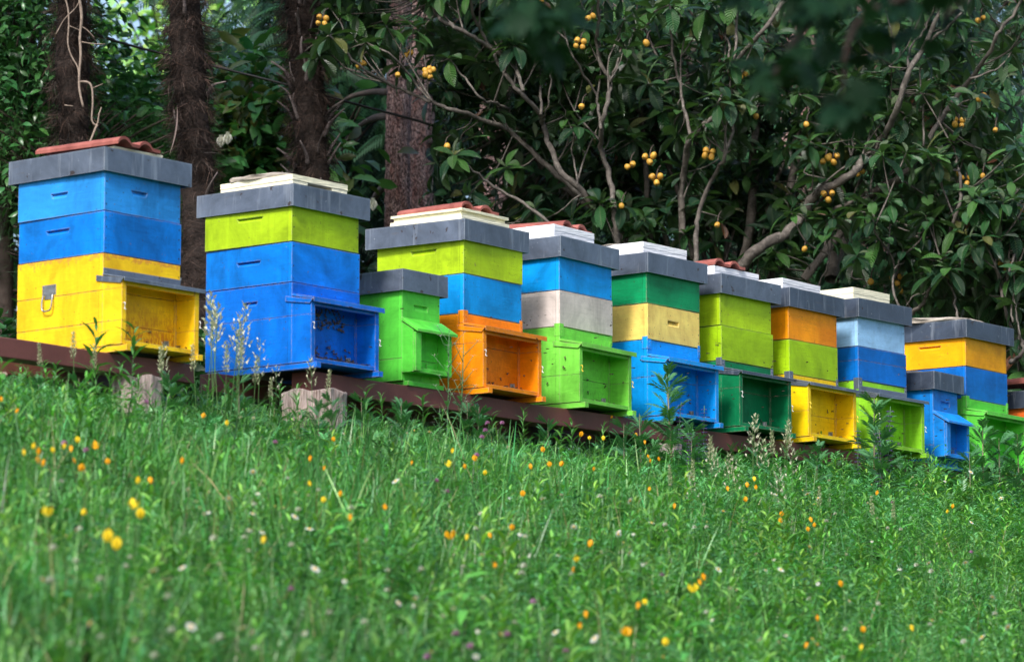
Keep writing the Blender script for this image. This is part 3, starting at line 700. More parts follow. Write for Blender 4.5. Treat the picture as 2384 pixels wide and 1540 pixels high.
M['loquat_bark'] = bark('loquat_bark', (0.040, 0.034, 0.029), (0.13, 0.112, 0.096), ns=14, c3=(0.25, 0.23, 0.205), bd=.006)
def plates():
    g = G('pine_bark'); v = g.coords((17, 17, 5.5), False); vo = g.n('ShaderNodeTexVoronoi', feature='DISTANCE_TO_EDGE'); wv = g.n('ShaderNodeVectorMath', operation='ADD'); nz = g.n('ShaderNodeTexNoise'); nz.inputs['Scale'].default_value = 1.4; g.l(v, nz.inputs['Vector']); g.l(v, wv.inputs[0]); g.l(nz.outputs['Color'], wv.inputs[1]); g.l(wv.outputs[0], vo.inputs['Vector'])
    d = g.ramp(vo.outputs['Distance'], .0, .16); n = g.noise(v, .8, 5, .7); n2 = g.noise(v, 3, 3)
    a = g.mix(g.ramp(n, .35, .65), (.26, .125, .105), (.50, .35, .32)); a = g.mix(g.ramp(n2, .55, .7, 0, .5), a, (.56, .48, .46)); a = g.mix(g.ramp(vo.outputs['Distance'], .0, .12, 1, 0), a, (.045, .022, .02))
    g.l(a, g.b.inputs['Base Color']); g.b.inputs['Roughness'].default_value = .9; g.bump(g.math('ADD', d, g.math('MULTIPLY', n2, .3)), 1.0, .02); return g.m
M['pine_bark'] = plates()
M['unused_bark'] = None and bark('pine_bark', (0.09, 0.035, 0.032), (0.46, 0.23, 0.20), ns=8, c3=(0.50, 0.38, 0.37), stretch=(1.3, 1.3, .8), strength=1, bd=.03)
M['palm_core'] = bark('palm_core', (0.012, 0.007, 0.005), (0.035, 0.020, 0.015), ns=20, stretch=(1, 1, 3))
M['dark_wood'] = bark('dark_branches', (0.03, 0.02, 0.015), (0.07, 0.05, 0.04), ns=10)
M['fibre'] = tinted('palm_fibre', 0.75, 0.0, 0.25); M['vine'] = bark('pale_vine', (0.20, 0.15, 0.12), (0.34, 0.27, 0.22), ns=30, bd=.002)
M['fruit'] = plain('loquat_skin', (0.42, 0.19, 0.02), 0.5, 0, 28, 0.3, 0.1, c2=(0.66, 0.40, 0.06))
M['cable'] = plain('black_cable', (0.01, 0.01, 0.01), 0.4)

def jit(base, n, var=0.25, hue=0.12):
    b = np.array(base)[None] * (1 + var * rng.standard_normal((n, 1)).clip(-2, 2))
    h = rng.standard_normal((n, 1)).clip(-2, 2) * hue
    b = b * np.hstack([1 + h, np.ones((n, 1)), 1 - h * .6]); return b.clip(0.002, 1)

# ------------------------------------------------------------------ meadow
def sample_meadow(n, smin=-8.5, smax=0.5, tmin=-8, tmax=10.5, pad=1.1):
    out = []
    while sum(len(o) for o in out) < n:
        t = rng.uniform(tmin, tmax, 20000); s = rng.uniform(smin, smax, 20000)
        x, y = xy(t, s); z = ground(x, y)
        Fd = y * math.cos(TH) + (z + .1) * math.sin(TH); Ud = -y * math.sin(TH) + (z + .25) * math.cos(TH)
        px = F * x / Fd; py = F * Ud / Fd
        k = (np.abs(px) < 1192 + F * pad / Fd) & (py > -770 - F * .25 / Fd) & (Fd > 5)
        out.append(np.stack([x[k], y[k], z[k], s[k], t[k]], 1))
    return np.concatenate(out)[:n]
GREENS = [(0.090, 0.29, 0.045), (0.065, 0.25, 0.070), (0.170, 0.36, 0.060), (0.035, 0.15, 0.040), (0.13, 0.33, 0.125)]
def low_row(P): return 1 - .36 * np.clip((P[:, 3] + 1.0) / .7, 0, 1) * np.clip((5.0 - P[:, 4]) / 2.0, 0, 1)
def patch(x, y, k=1.3, ph=0.0): return 0.5 + 0.5 * np.sin(k * x + 1.7 * np.sin(k * .8 * y + ph)) * np.cos(k * 1.1 * y - .6 * x + ph)
def grass_mesh():
    nm = NM()
    for (n, L, Wd, bend, var) in ((82000, 1, .0115, .5, 0), (82000, 1, .0105, 1.0, 1), (29000, 1, .016, 1.8, 2)):
        T = leaf(1, Wd * 2, 4, bend, 0.15, .25, 1)
        T = (T[0][:, [0, 2, 1]] * [1, -1, 1], T[1], T[2], T[3])     # grows along z
        P = sample_meadow(n, smax=.35); pk = patch(P[:, 0], P[:, 1], 1.1)
        left = 1 / (1 + np.exp(-((-P[:, 0] - .3) * 1.2)))            # finer, longer grass to the left
        S = (rng.uniform(.10, .25, n) + .10 * (rng.random(n) < .05)) * (0.75 + .5 * pk) * (0.85 + .35 * left)
        S *= low_row(P)
        R = rotz(rng.uniform(0, 6.28, n), rng.normal(0, .28, n), rng.uniform(0, 6.28, n))
        tint = jit((0.100, 0.285, 0.074), n, .42, .20) * (0.66 + .62 * patch(P[:, 0], P[:, 1], 2.3, 2)[:, None])
        dry = rng.random(n) < .05; tint[dry] = jit((0.34, 0.30, 0.16), dry.sum(), .2, .05)
        nm.rep(T, R, S, P[:, :3], tint)
    return nm
tag(grass_mesh().build('grass', M['grass']), kind='stuff')
LF = leaf(1, .26, 3, .8, .3, .45)
def stem_plant(h=.28, n=14, leafL=.075, whorl=False, lean=.05, wide=.26, up=.7, taper=.5):
    Ts = [tube([(0, 0, 0), (lean * h * .5, 0, h * .5), (lean * h, 0, h)], [.0022, .0018, .001], 4, (.9, 1, .8))]
    T = leaf(1, wide, 3, .9, .3, .45)
    for i in range(n):
        u = (i + 1.0) / n; z = h * (0.12 + .88 * u); a = i * 2.4 + rnd.uniform(-.4, .4)
        el = up * (.5 + .9 * u) + rnd.uniform(-.2, .25)
        D = np.array([[math.cos(a) * math.cos(el), math.sin(a) * math.cos(el), math.sin(el)]])
        R = frames(D, np.array([rnd.uniform(-.4, .4)]))[0]
        Ts.append(xf(T, R, leafL * (1.15 - taper * u) * rnd.uniform(.8, 1.15), (lean * h * u, 0, z), (1, 1, 1) if u < .7 else (1.25, 1.2, 1.2)))
    return merge(Ts)
def fern_leaf(L, n=5, w=.16):       # a deeply divided leaf, lobes in pairs
    Ts = [leaf(L, L * .09, 3, .6, .2, .4, 1)]
    for i in range(n):
        u = .22 + .68 * i / n; y = L * u; z = -L * .22 * u * u
        for s_ in (-1, 1):
            l = L * .46 * math.sin(math.pi * (.25 + .7 * (1 - u * .85))) ** .8
            T = leaf(l, l * .22, 2, .5, .2, .5, 1); a = s_ * rnd.uniform(.65, .95)
            R = [[math.cos(a), math.sin(a), 0], [-math.sin(a), math.cos(a), 0], [0, 0, 1]]
            Ts.append(xf(T, R, 1, (0, y, z)))
    return merge(Ts)
def fern_plant(h=.22, n=8, L=.12):
    Ts = [tube([(0, 0, 0), (0.01, 0, h)], [.003, .0015], 4, (.8, .9, .7))]
    for i in range(n):
        u = (i + 1) / n; a = i * 2.4; el = .25 + .75 * u + rnd.uniform(-.2, .2)
        D = np.array([[math.cos(a) * math.cos(el), math.sin(a) * math.cos(el), math.sin(el)]])
        Ts.append(xf(fern_leaf(L * (1.15 - .45 * u)), frames(D, np.array([rnd.uniform(-.3, .3)]))[0], 1, (0, 0, h * (.25 + .75 * u)), (1, 1, 1) if u < .6 else (1.3, 1.2, 1.3)))
    return merge(Ts)
def herbs_mesh():
    nm = NM()
    for k in range(6):
        T = stem_plant(1, [17, 20, 15, 18, 22, 14][k], [.24, .19, .32, .22, .17, .34][k], wide=[.21, .24, .17, .26, .26, .22][k], lean=rnd.uniform(-.15, .15), up=[.7, .5, .8, .4, .6, .3][k])
        n = [3400, 3400, 2600, 3300, 3200, 1350][k]
        P = sample_meadow(n, smax=.2)
        right = 1 / (1 + np.exp(-((P[:, 0] + .2) * 1.0)))
        keep = rng.random(n) < (.45 + .55 * right) ; P = P[keep]; n = len(P)
        S = (rng.uniform(.12, .26, n) + .08 * (rng.random(n) < .10)) * (.75 + .5 * patch(P[:, 0], P[:, 1], 1.5, k)) * low_row(P)
        R = rotz(rng.uniform(0, 6.28, n), rng.normal(0, .14, n), rng.uniform(0, 6.28, n))
        tint = jit(GREENS[k % 5], n, .25, .12)
        nm.rep(T, R, S, P[:, :3], tint)
    return nm
tag(herbs_mesh().build('leafy_ground_cover', M['herb']), kind='stuff')
def fern_mesh():
    nm = NM()
    for k in range(4):
        T = fern_plant(1, [8, 10, 7, 9][k], [.55, .45, .6, .5][k])
        n = 480; P = sample_meadow(n, -1.7, .55)
        S = rng.uniform(.13, .24, n) * (1.05 - .25 * np.abs(P[:, 3] + .2)) * low_row(P) ; R = rotz(rng.uniform(0, 6.28, n), rng.normal(0, .15, n), rng.uniform(0, 6.28, n))
        nm.rep(T, R, S.clip(.09, .3), P[:, :3], jit((0.070, 0.24, 0.075), n, .3, .08))
    return nm
tag(fern_mesh().build('mugwort_undergrowth', M['herb']), kind='stuff')
def clover_mesh():
    lt = leaf(1, 1.0, 2, .3, .1, .6); Ts = []
    for i in range(3):
        a = i * 2.094; D = np.array([[math.cos(a), math.sin(a), .15]])
        Ts.append(xf(lt, frames(D, np.array([0.0]))[0], 1, (0, 0, 0)))
    T = merge(Ts); nm = NM(); n = 7000; P = sample_meadow(n, smax=-.2)
    P[:, 2] += rng.uniform(.03, .13, n)
    nm.rep(T, rotz(rng.uniform(0, 6.28, n), rng.normal(0, .35, n), rng.uniform(0, 6.28, n)), rng.uniform(.008, .016, n), P[:, :3], jit((0.055, 0.165, 0.05), n, .2, .1))
    return nm
tag(clover_mesh().build('clover_leaves', M['herb']), kind='stuff')

# ------------------------------------------------------------------ loquat trees behind the hives
def limb3(pts, Y, dy=0.0, ph=None):
    ph = rnd.random() * 6 if ph is None else ph; n = len(pts)
    return [at(x, y, Y - .30 + dy * i / max(1, n - 1) + .10 * math.sin(i * 1.3 + ph)) for i, (x, y) in enumerate(pts)]
def conv(pts, sc, ox, oy=0.0): return [(ox + x * sc, oy + y * sc) for x, y in pts]
A = lambda p: conv(p, .3418, 698.5); B = lambda p: conv(p, .3779, 1513.3); Cc = lambda p: conv(p, .3023, 1862.5, 407.4)
LIMBS = [  # points, radius at the foot, at the tip (metres), depth, depth change
 (A([(2330,1760),(2090,1530),(1920,1300),(1780,1170),(1700,1000),(1650,850),(1640,780),(1500,630),(1390,500),(1320,370),(1240,220),(1190,130),(1150,-60)]), .034, .012, 22.6, -.3),
 (A([(1640,780),(1638,620),(1635,500),(1630,400),(1560,250)]), .014, .007, 22.4, .1), (A([(1660,800),(1695,700),(1705,540),(1720,430)]), .010, .006, 22.4, .1),
 (A([(2400,1800),(2100,1500),(1800,1230),(1650,1100),(1500,960),(1400,880),(1180,790),(1050,750),(900,700),(760,640),(600,570),(430,470),(300,340),(200,240)]), .032, .009, 22.9, -.8),
 (A([(900,690),(800,590),(700,460),(600,360),(450,290)]), .012, .007, 22.2, 0),
 (A([(1520,620),(1480,500),(1430,420),(1290,320),(1180,260),(1060,185),(960,130),(900,40),(865,-60)]), .017, .020, 22.3, .1),
 (A([(1420,740),(1340,705),(1250,680),(1170,590),(1080,480),(1010,400)]), .014, .008, 22.5, -.2),
 (A([(2100,1760),(1900,1620),(1700,1520),(1520,1380),(1320,1270),(1180,1160),(1050,1060)]), .020, .009, 22.2, -.3),
 (A([(2190,1760),(2150,1530),(2125,1350),(2110,1200),(2050,1000),(2050,870),(2090,700),(2110,570),(2040,400),(2020,250),(2040,100),(2020,-60)]), .030, .014, 22.5, -.1),
 (A([(2050,880),(2030,720),(2000,620),(1920,480),(1850,360),(1780,180)]), .015, .008, 22.4, 0), (A([(2110,570),(2140,480),(2170,400),(2185,250),(2175,100),(2190,-20)]), .013, .008, 22.4, .1),
 (A([(2110,560),(2170,440),(2225,330)]), .007, .004, 22.3, 0), (A([(1890,1260),(1865,1100),(1850,1000),(1890,860)]), .009, .006, 22.4, 0), (A([(1920,1320),(1700,1480),(1600,1420)]), .006, .004, 22.4, 0),
 (B([(520,1700),(650,1540),(830,1440),(950,1320),(1010,1210),(1130,1140),(1260,1060),(1310,990),(1400,890),(1470,800),(1530,650),(1600,430),(1690,280),(1760,130),(1830,0),(1860,-60)]), .055, .016, 22.5, -.6),
 (B([(950,1720),(1120,1500),(1250,1330),(1350,1210),(1500,1110),(1600,1040),(1690,910),(1820,690),(1970,490),(2080,340),(2140,210),(2230,100),(2300,-20)]), .040, .013, 22.8, -.9),
 (B([(1685,900),(1680,650),(1665,450),(1700,350)]), .010, .006, 22.1, 0), (B([(1820,690),(1900,650),(2010,590)]), .008, .005, 22, 0), (B([(1970,485),(2100,440),(2180,390),(2230,320)]), .010, .006, 22, 0),
 (B([(1680,290),(1780,210),(1870,140),(1960,20),(2000,-40)]), .014, .010, 22, .2), (B([(1590,420),(1600,300),(1680,200),(1740,80),(1770,-40)]), .012, .010, 22.1, .1),
 (B([(270,1740),(290,1450),(300,1300),(400,1080),(460,970),(500,850),(540,700),(610,630)]), .026, .010, 22.4, -.2), (B([(540,700),(510,640),(500,540),(480,430)]), .009, .006, 22.3, 0),
 (B([(210,1740),(200,1540),(190,1180),(220,980),(250,850),(400,700),(440,560),(460,460),(600,300),(700,180),(800,40),(840,-40)]), .036, .016, 22.7, -.4),
 (B([(250,850),(215,700),(190,560),(150,380),(130,180),(120,30)]), .018, .009, 22.5, .1), (B([(460,455),(490,300),(440,190),(340,50)]), .013, .008, 22.4, .1), (B([(520,380),(530,200),(540,0),(545,-40)]), .013, .012, 22.3, .1),
 (B([(1120,1720),(1160,1540),(1350,1260),(1450,1160),(1600,1090),(1770,1050)]), .075, .014, 23.2, .4), (B([(560,1740),(620,1300),(640,900),(690,500),(760,150),(800,-60)]), .050, .025, 23.4, .1),
 (B([(420,1740),(330,1200),(230,700),(260,350),(330,60),(350,-60)]), .045, .025, 23.6, .2), (B([(760,1750),(900,1000),(1060,640),(1200,420),(1420,320)]), .05, .012, 23.5, .3),
 (B([(1000,1200),(1040,1160),(1080,1100)]), .006, .004, 22.4, 0), (B([(1130,1290),(1230,1260),(1340,1230)]), .018, .03, 22.6, 0), (B([(1240,960),(1260,760),(1270,560)]), .010, .007, 22.5, .2),
 (B([(1360,1200),(1380,1000),(1400,760),(1480,600),(1490,400)]), .010, .006, 22.6, .1), (B([(1000,1180),(1000,1000),(980,880)]), .007, .004, 22.2, 0),
 (A([(1980,1420),(1700,1200),(1620,1100),(1420,780),(1420,560),(1250,180),(1230,-40)]), .030, .016, 23.1, .2), (A([(2380,1700),(2350,1100),(2320,700),(2250,300),(2200,0)]), .030, .016, 23.2, .2),
]
for k_ in range(14):      # darker stems further back in the crown
    bx_ = 1560 + 22 * k_; tx_ = 1180 + 85 * k_ + rnd.uniform(-60, 60); ty_ = rnd.uniform(-60, 150)
    LIMBS.append(([(bx_, 760), (bx_ + (tx_ - bx_) * .08, 560), (bx_ + (tx_ - bx_) * .35 + rnd.uniform(-30, 30), 380), (bx_ + (tx_ - bx_) * .7 + rnd.uniform(-30, 30), 200), (tx_, ty_)], .030, .010, 23.5 + rnd.uniform(-.2, .4), .2))
LIMBS2 = [
 (B([(1790,1740),(1840,1460),(1910,1250),(1912,1120),(1895,1000),(1870,870)]), .022, .009, 21.9, 0), (B([(1910,1220),(1950,1180),(1990,1150)]), .007, .004, 21.9, 0), (B([(1850,1460),(1940,1270),(1985,1170)]), .010, .006, 22.1, 0),
 (Cc([(100,960),(150,830),(220,640),(210,470)]), .009, .005, 21.8, 0), (Cc([(790,1080),(715,880),(730,720),(690,600),(600,480),(560,340)]), .012, .006, 21.7, 0), (Cc([(730,720),(765,650),(795,575)]), .007, .005, 21.7, 0),
 (Cc([(1250,1200),(1210,1080),(1180,900),(1120,760),(1100,640)]), .012, .007, 21.6, 0), (Cc([(1170,860),(1172,780),(1150,720)]), .006, .005, 21.6, 0),
 (Cc([(1680,1290),(1620,1170),(1570,970),(1500,720),(1460,650),(1420,580)]), .017, .008, 21.6, 0), (Cc([(1580,960),(1590,850),(1600,750),(1640,650),(1680,540),(1690,400),(1640,180)]), .015, .007, 21.5, .1), (Cc([(1505,720),(1515,600),(1530,480)]), .007, .005, 21.5, 0),
 (Cc([(780,1120),(860,1060),(950,980),(1000,870),(1080,770)]), .026, .010, 21.8, 0), (Cc([(500,860),(505,830),(470,720),(440,620)]), .007, .005, 21.8, 0), (Cc([(820,1010),(880,930),(960,910)]), .008, .005, 21.8, 0),
 (Cc([(1620,1440),(1660,1420),(1710,1370),(1725,1330),(1690,1240)]), .022, .014, 21.4, 0), (Cc([(1600,1590),(1680,1590),(1740,1620),(1760,1720)]), .014, .02, 21.3, 0),
 (Cc([(1640,1130),(1630,1000),(1680,860),(1740,740)]), .009, .006, 21.3, 0), (Cc([(1700,1280),(1690,1200),(1670,1120),(1665,1000)]), .008, .006, 21.3, 0), (Cc([(1240,730),(1330,620),(1400,540)]), .009, .006, 22, 0),
]
LEAFT = [leaf(1, .33 + .04 * k, 6, .5 + .3 * k, .22, .55, 4) for k in range(3)]
def rosette(nm, p, d, n=9, L=.17, tone=1.0):
    d = np.array(d, float); d /= np.linalg.norm(d)
    up = np.array([0, 0, 1.0]) if abs(d[2]) < .9 else np.array([1.0, 0, 0]); x = np.cross(d, up); x /= np.linalg.norm(x); y = np.cross(d, x)
    a0 = rng.uniform(0, 6.28)
    for i in range(n):
        u = i / n; a = a0 + i * 2.4; el = -.55 + 1.75 * u + rng.normal(0, .15)
        D = (math.cos(a) * x + math.sin(a) * y) * math.cos(el) + d * math.sin(el) + np.array([0, 0, -.10 * (1 - u)])
        # the upper face of the leaf looks towards the twig tip
        Dn = D / np.linalg.norm(D); N = d + np.array([0, 0, .5]) - Dn * (Dn @ (d + np.array([0, 0, .5]))); N /= np.linalg.norm(N) + 1e-6; X = np.cross(Dn, N)
        R = np.stack([X, Dn, N], 1)
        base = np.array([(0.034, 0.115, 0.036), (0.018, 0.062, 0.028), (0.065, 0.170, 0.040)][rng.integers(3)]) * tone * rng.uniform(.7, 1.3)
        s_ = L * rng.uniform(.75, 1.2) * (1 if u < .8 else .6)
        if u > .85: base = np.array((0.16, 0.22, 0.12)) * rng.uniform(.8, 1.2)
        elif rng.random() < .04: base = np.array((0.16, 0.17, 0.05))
        elif rng.random() < .015: base = np.array((0.16, 0.06, 0.03))
        T = LEAFT[rng.integers(3)]
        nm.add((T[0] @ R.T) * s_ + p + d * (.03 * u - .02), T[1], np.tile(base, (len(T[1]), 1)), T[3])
def loquat(limbs, lab, base, regions, nfill, Ymid, tone=1.0):
    root = thing('loquat_tree', lab, 'tree', base, 0, 'loquat trees behind the hives')
    off = -np.array(base); wood = NM(); fol = NM(); samples = []; tips = []
    for pts, r0, r1, Y, dy in limbs:
        P = limb3(pts, Y, dy); S = smooth(P, 4); m = len(S)
        S[1:-1] += rng.normal(0, .004, (m - 2, 3)); rad = .66 * (r0 + (r1 - r0) * np.linspace(0, 1, m) ** .8)
        rad = rad * (1 + .10 * np.sin(np.arange(m) * 2.1))
        wood.add(*tube(S + off, rad, 8 if r0 > .02 else 6, wob=.12)); samples += [(q, S[min(m - 1, i + 1)] - S[max(0, i - 1)]) for i, q in enumerate(S)]
        tips.append((S[-1], S[-1] - S[-4]))
    SP = np.array([q for q, _ in samples])
    for k in range(70 if len(limbs) > 30 else 22):      # pale forked twigs
        q, t = samples[rnd.randrange(len(samples))]; d = t / (np.linalg.norm(t) + 1e-6) * .5 + np.array([rnd.uniform(-1, 1), rnd.uniform(-.25, .7), rnd.uniform(.3, 1.1)]); d /= np.linalg.norm(d)
        L = rnd.uniform(.2, .5); m1 = q + d * L * .5 + rng.normal(0, .02, 3); e1 = q + d * L + np.array([0, 0, .05]); wood.add(*tube(smooth([q, m1, e1], 3) + off, np.linspace(.0065, .004, 7), 5)); tips.append((e1, d))
        d2 = d + np.array([rnd.uniform(-.9, .9), rnd.uniform(-.3, .3), rnd.uniform(-.1, .5)]); e2 = m1 + d2 * L * .5; wood.add(*tube(smooth([m1, (m1 + e2) / 2 + [0, 0, -.01], e2], 3) + off, np.linspace(.005, .003, 7), 4)); tips.append((e2, d2))
    cand = [(p, d) for p, d in tips]
    for k in range(nfill):
        rg = regions[rnd.randrange(len(regions))]
        px, py = rnd.uniform(rg[0], rg[2]), rnd.uniform(rg[1], rg[3])
        if len(rg) > 4 and (py - rg[1]) > (px - rg[0]) * rg[4] + 0: continue
        p = at(px, py, Ymid + (rnd.uniform(-.45, -.1) if rnd.random() < .15 else abs(rnd.gauss(.25, .7)))); dd = np.linalg.norm(SP - p, axis=1); j = int(dd.argmin())
        if dd[j] > .75: continue
        q, t = samples[j]; d = (p - q) + np.array([0, 0, .12]); L = dd[j]
        if L > .10:
            mid = (p + q) / 2 + np.array([rnd.gauss(0, .05) , rnd.gauss(0, .05), -.08 * L])
            wood.add(*tube(smooth([q, mid, p], 3) + off, np.linspace(.0045, .003, 7), 4))
        cand.append((p, p - q + np.array([0, -.05, .15])))
    for p, d in cand:
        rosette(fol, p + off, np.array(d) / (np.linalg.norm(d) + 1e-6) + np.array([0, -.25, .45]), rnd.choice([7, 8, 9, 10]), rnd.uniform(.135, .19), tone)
    wood.build('trunk', M['loquat_bark'], root); fol.build('foliage', M['loquat'], root, smooth=True)
    return root
base1 = at(1700, 770, 22.7); base1[2] = 1.95
LOQ1 = loquat(LIMBS, 'big spreading loquat tree with grey forked limbs and yellow fruit, behind the middle hives', tuple(base1),
       [(740, -60, 880, 130), (1010, -60, 1250, 130), (740, 60, 1250, 400, .38), (1000, 60, 1500, 330), (1000, 300, 1500, 560), (1250, -60, 2384, 280), (1400, 150, 2384, 420), (1400, 380, 1950, 640), (1500, -60, 2300, 500), (1850, 0, 2450, 420)], 1150, 22.7)
base2 = at(2230, 800, 21.8); base2[2] = 1.95
LOQ2 = loquat(LIMBS2, 'lower loquat with pale twigs and lighter leaves behind the right-hand hives', tuple(base2),
       [(1930, 440, 2420, 700), (2120, 340, 2440, 720), (2250, 500, 2450, 880), (2360, 600, 2460, 1000)], 260, 21.8, 1.2)
FR = [(750,48,4),(950,125,2),(1000,168,6),(926,175,1),(1350,102,4),(1375,40,2),(1260,3,1),(1354,249,1),(1730,175,2),(1467,385,2),(1512,368,3),(1528,416,3),(1447,479,1),(1650,358,4),(1877,291,1),(1940,368,3),(1922,372,2),(2003,402,2),(1928,455,3),(1670,523,1),(2285,226,2),(2232,285,4),(2317,303,1),(2283,45,2),(1035,345,2),(840,150,2),(1760,270,1),(1505,100,1),(1873,580,1)]
FR2 = [(2228,402,1),(2250,418,3),(2288,410,1),(2375,490,2),(2340,618,3),(2027,656,1),(2088,650,3),(2090,680,2)]
def fruit_mesh():
    bm = bmesh.new(); bmesh.ops.create_icosphere(bm, subdivisions=3, radius=.0205)
    for v in bm.verts:
        v.co.z *= 1.22
        if v.co.z < -.019: v.co.z += .006
    for f in bm.faces: f.smooth = True
    r = bmesh.ops.create_cone(bm, cap_ends=True, segments=6, radius1=.005, radius2=.004, depth=.006)
    for v in r['verts']: v.co.z -= .019
    for f in {f for v in r['verts'] for f in v.link_faces}: f.material_index = 1
    me = bpy.data.meshes.new('fruit'); bm.to_mesh(me); bm.free(); me.materials.append(M['fruit']); me.materials.append(M['dark_wood']); return me
FM = fruit_mesh()
def fruits(root, lst, Y):
    b = np.array(root.location)
    for px, py, n in lst:
        c = at(px, py, Y - .55)
        for i in range(n):
            o = bpy.data.objects.new('fruit', FM); COL.objects.link(o); o.parent = root
            a = i * 6.28 / max(1, n) + .6; r = 0 if n == 1 else (.018 if n == 2 else .028)
            if i == 5: r = 0
            o.location = Vector(c - b) + Vector((r * math.cos(a), rnd.uniform(-.012, .012), r * .85 * math.sin(a)))
            o.rotation_euler = (rnd.uniform(-.8, .8), rnd.uniform(-.8, .8), 0); s_ = rnd.uniform(.72, .95); o.scale = (s_, s_, s_ * rnd.uniform(.9, 1.1))
        st = NM(); st.add(*tube(smooth([c + [0, .01, 0], c + [.01, .03, .06], c + [.03, .12, .10]], 3) - b, .004, 4)); st.build('fruit_stalk', M['dark_wood'], root)
fruits(LOQ1, FR, 22.5); fruits(LOQ2, FR2, 22.2)

# ------------------------------------------------------------------ palms
def palm(pts, Y, r0, lab, lean_stubs, shag, hair=9000, seed=1):
    P = smooth([at(x, y, Y) for x, y in pts], 8); zb = 1.9
    P = P[np.argsort(P[:, 2])]
    bot = P[0] + np.array([0, 0, zb - P[0][2]]); P = np.vstack([np.linspace(bot, P[0], 6)[:-1], P])
    top = P[-1]; P = np.vstack([P, np.linspace(top, top + np.array([0, 0.1, 2.2]), 6)[1:]])
    base = P[0].copy(); root = thing('palm_tree', lab, 'palm', tuple(base), 0, 'fibrous palm trunks behind the left hives'); Q = P - base
    core = NM(); zz = Q[:, 2]; rad = r0 * (.86 + .06 * np.sin(zz * 9 + seed) + .04 * np.sin(zz * 23)); core.add(*tube(Q, rad, 22, wob=.16)); core.build('trunk', M['palm_core'], root)
    zmax = Q[-1, 2]
    def cpos(z): return np.stack([np.interp(z, zz, Q[:, 0]), np.interp(z, zz, Q[:, 1]), z], -1)
    n = hair; z = rng.uniform(0, zmax, n); a = rng.uniform(math.pi, 2 * math.pi, n); a[: n // 5] = rng.uniform(0, math.pi, n // 5)
    ring = np.sin(z * 38 + 1.2 * np.sin(a * 3 + seed)) ; rr = r0 * (.90 + .15 * ring)
    p = cpos(z) + np.stack([np.cos(a) * rr, np.sin(a) * rr, np.zeros(n)], 1)
    out = np.stack([np.cos(a), np.sin(a), np.zeros(n)], 1); tang = np.stack([-np.sin(a), np.cos(a), np.zeros(n)], 1)
    m = (z > shag) if shag is not None else np.zeros(n, bool)
    D = out * rng.uniform(.25, 1.0, n)[:, None] + np.array([0, 0, -1.0]) * np.where(m, .9, .25)[:, None] + tang * rng.normal(0, .9, n)[:, None] + np.array([0, 0, 1]) * rng.normal(0, .35, n)[:, None]
    T = leaf(1, .020, 4, 1.5, 0, .3, 1); fib = NM()
    tint = jit((0.040, 0.026, 0.022), n, .45, .1) * (.25 + 1.25 * (ring * .5 + .5) ** 1.6)[:, None] * (1 + 1.0 * (rng.random(n) < .12))[:, None]  # fibre in the hollows tinted darker, painting the shade between tufts
    fib.rep(T, frames(D, rng.uniform(-3, 3, n)), np.where(m, rng.uniform(.05, .15, n), rng.uniform(.03, .09, n)) * (1 + .25 * np.sin(z * 7 + a * 2 + seed)), p, tint)
    fib.build('fibre', M['fibre'], root, smooth=False)
    if lean_stubs:
        k = lean_stubs
        for i in range(k):
            zq = .9 + (min(zmax, 3.6) - .9) * i / k; aa = (math.pi + rnd.uniform(-.1, 3.24) if lean_stubs > 50 else i * 2.4 + seed); zq += rnd.uniform(-.08, .08); c = cpos(np.array([zq]))[0]; o_ = np.array([math.cos(aa), math.sin(aa), 0])
            q0 = c + o_ * r0 * .85; q1 = c + o_ * r0 * 1.16 + [0, 0, .06]; q2 = c + o_ * (r0 * 1.24 + rnd.uniform(.0, .08)) + [rnd.uniform(-.02, .02), 0, .11 + rnd.uniform(-.03, .03)]
            g_ = rnd.uniform(.5, 1.6); st = NM(); st.add(*tube(smooth([q0, q1, q2], 3), np.linspace(.014, .004, 7) * rnd.uniform(.6, 1.2), 6, (0.15 * g_, 0.12 * g_, 0.12 * g_))); st.build('leaf_base', M['fibre'], root)
    # crown far above the picture
    fr = NM()
    for i in range(22):
        aa = i * 2.4; el = rnd.uniform(-.3, 1.0); o_ = np.array([math.cos(aa) * math.cos(el), math.sin(aa) * math.cos(el), math.sin(el)])
        c = Q[-1]; stem_ = smooth([c, c + o_ * .6, c + o_ * 1.1 + [0, 0, -.15]], 3); fr.add(*tube(stem_, .012, 4, (.05, .09, .03)))
        q = stem_[-1]; nn = 26; th = np.linspace(-1.9, 1.9, nn); x = np.cross(o_, [0, 0, 1.0]); x /= np.linalg.norm(x)
        D = np.cos(th)[:, None] * o_ + np.sin(th)[:, None] * x
        fr.rep(leaf(1, .07, 3, .5, .3, .4, 2), frames(D, np.zeros(nn)), rng.uniform(.5, .65, nn), np.tile(q, (nn, 1)), jit((.03, .08, .025), nn))
    fr.build('crown', M['bgleaf'], root)
    return root
palm([(168,-40),(168,120),(170,260),(172,420),(174,700)], 22.4, .108, 'palm trunk with matted dark fibre behind pale climbing stems, far left', 0, 0.0, 26000, 1)
palm([(428,-40),(434,90),(446,250),(458,430),(462,600),(464,760)], 21.4, .106, 'palm trunk with a shaggy upper half between the two left hives', 12, 2.0, 30000, 2)
palm([(702,-40),(708,100),(718,230),(728,380),(735,560),(740,700)], 22.6, .112, 'palm trunk studded with curved leaf stubs behind the cream board hive', 80, 0.0, 26000, 3)
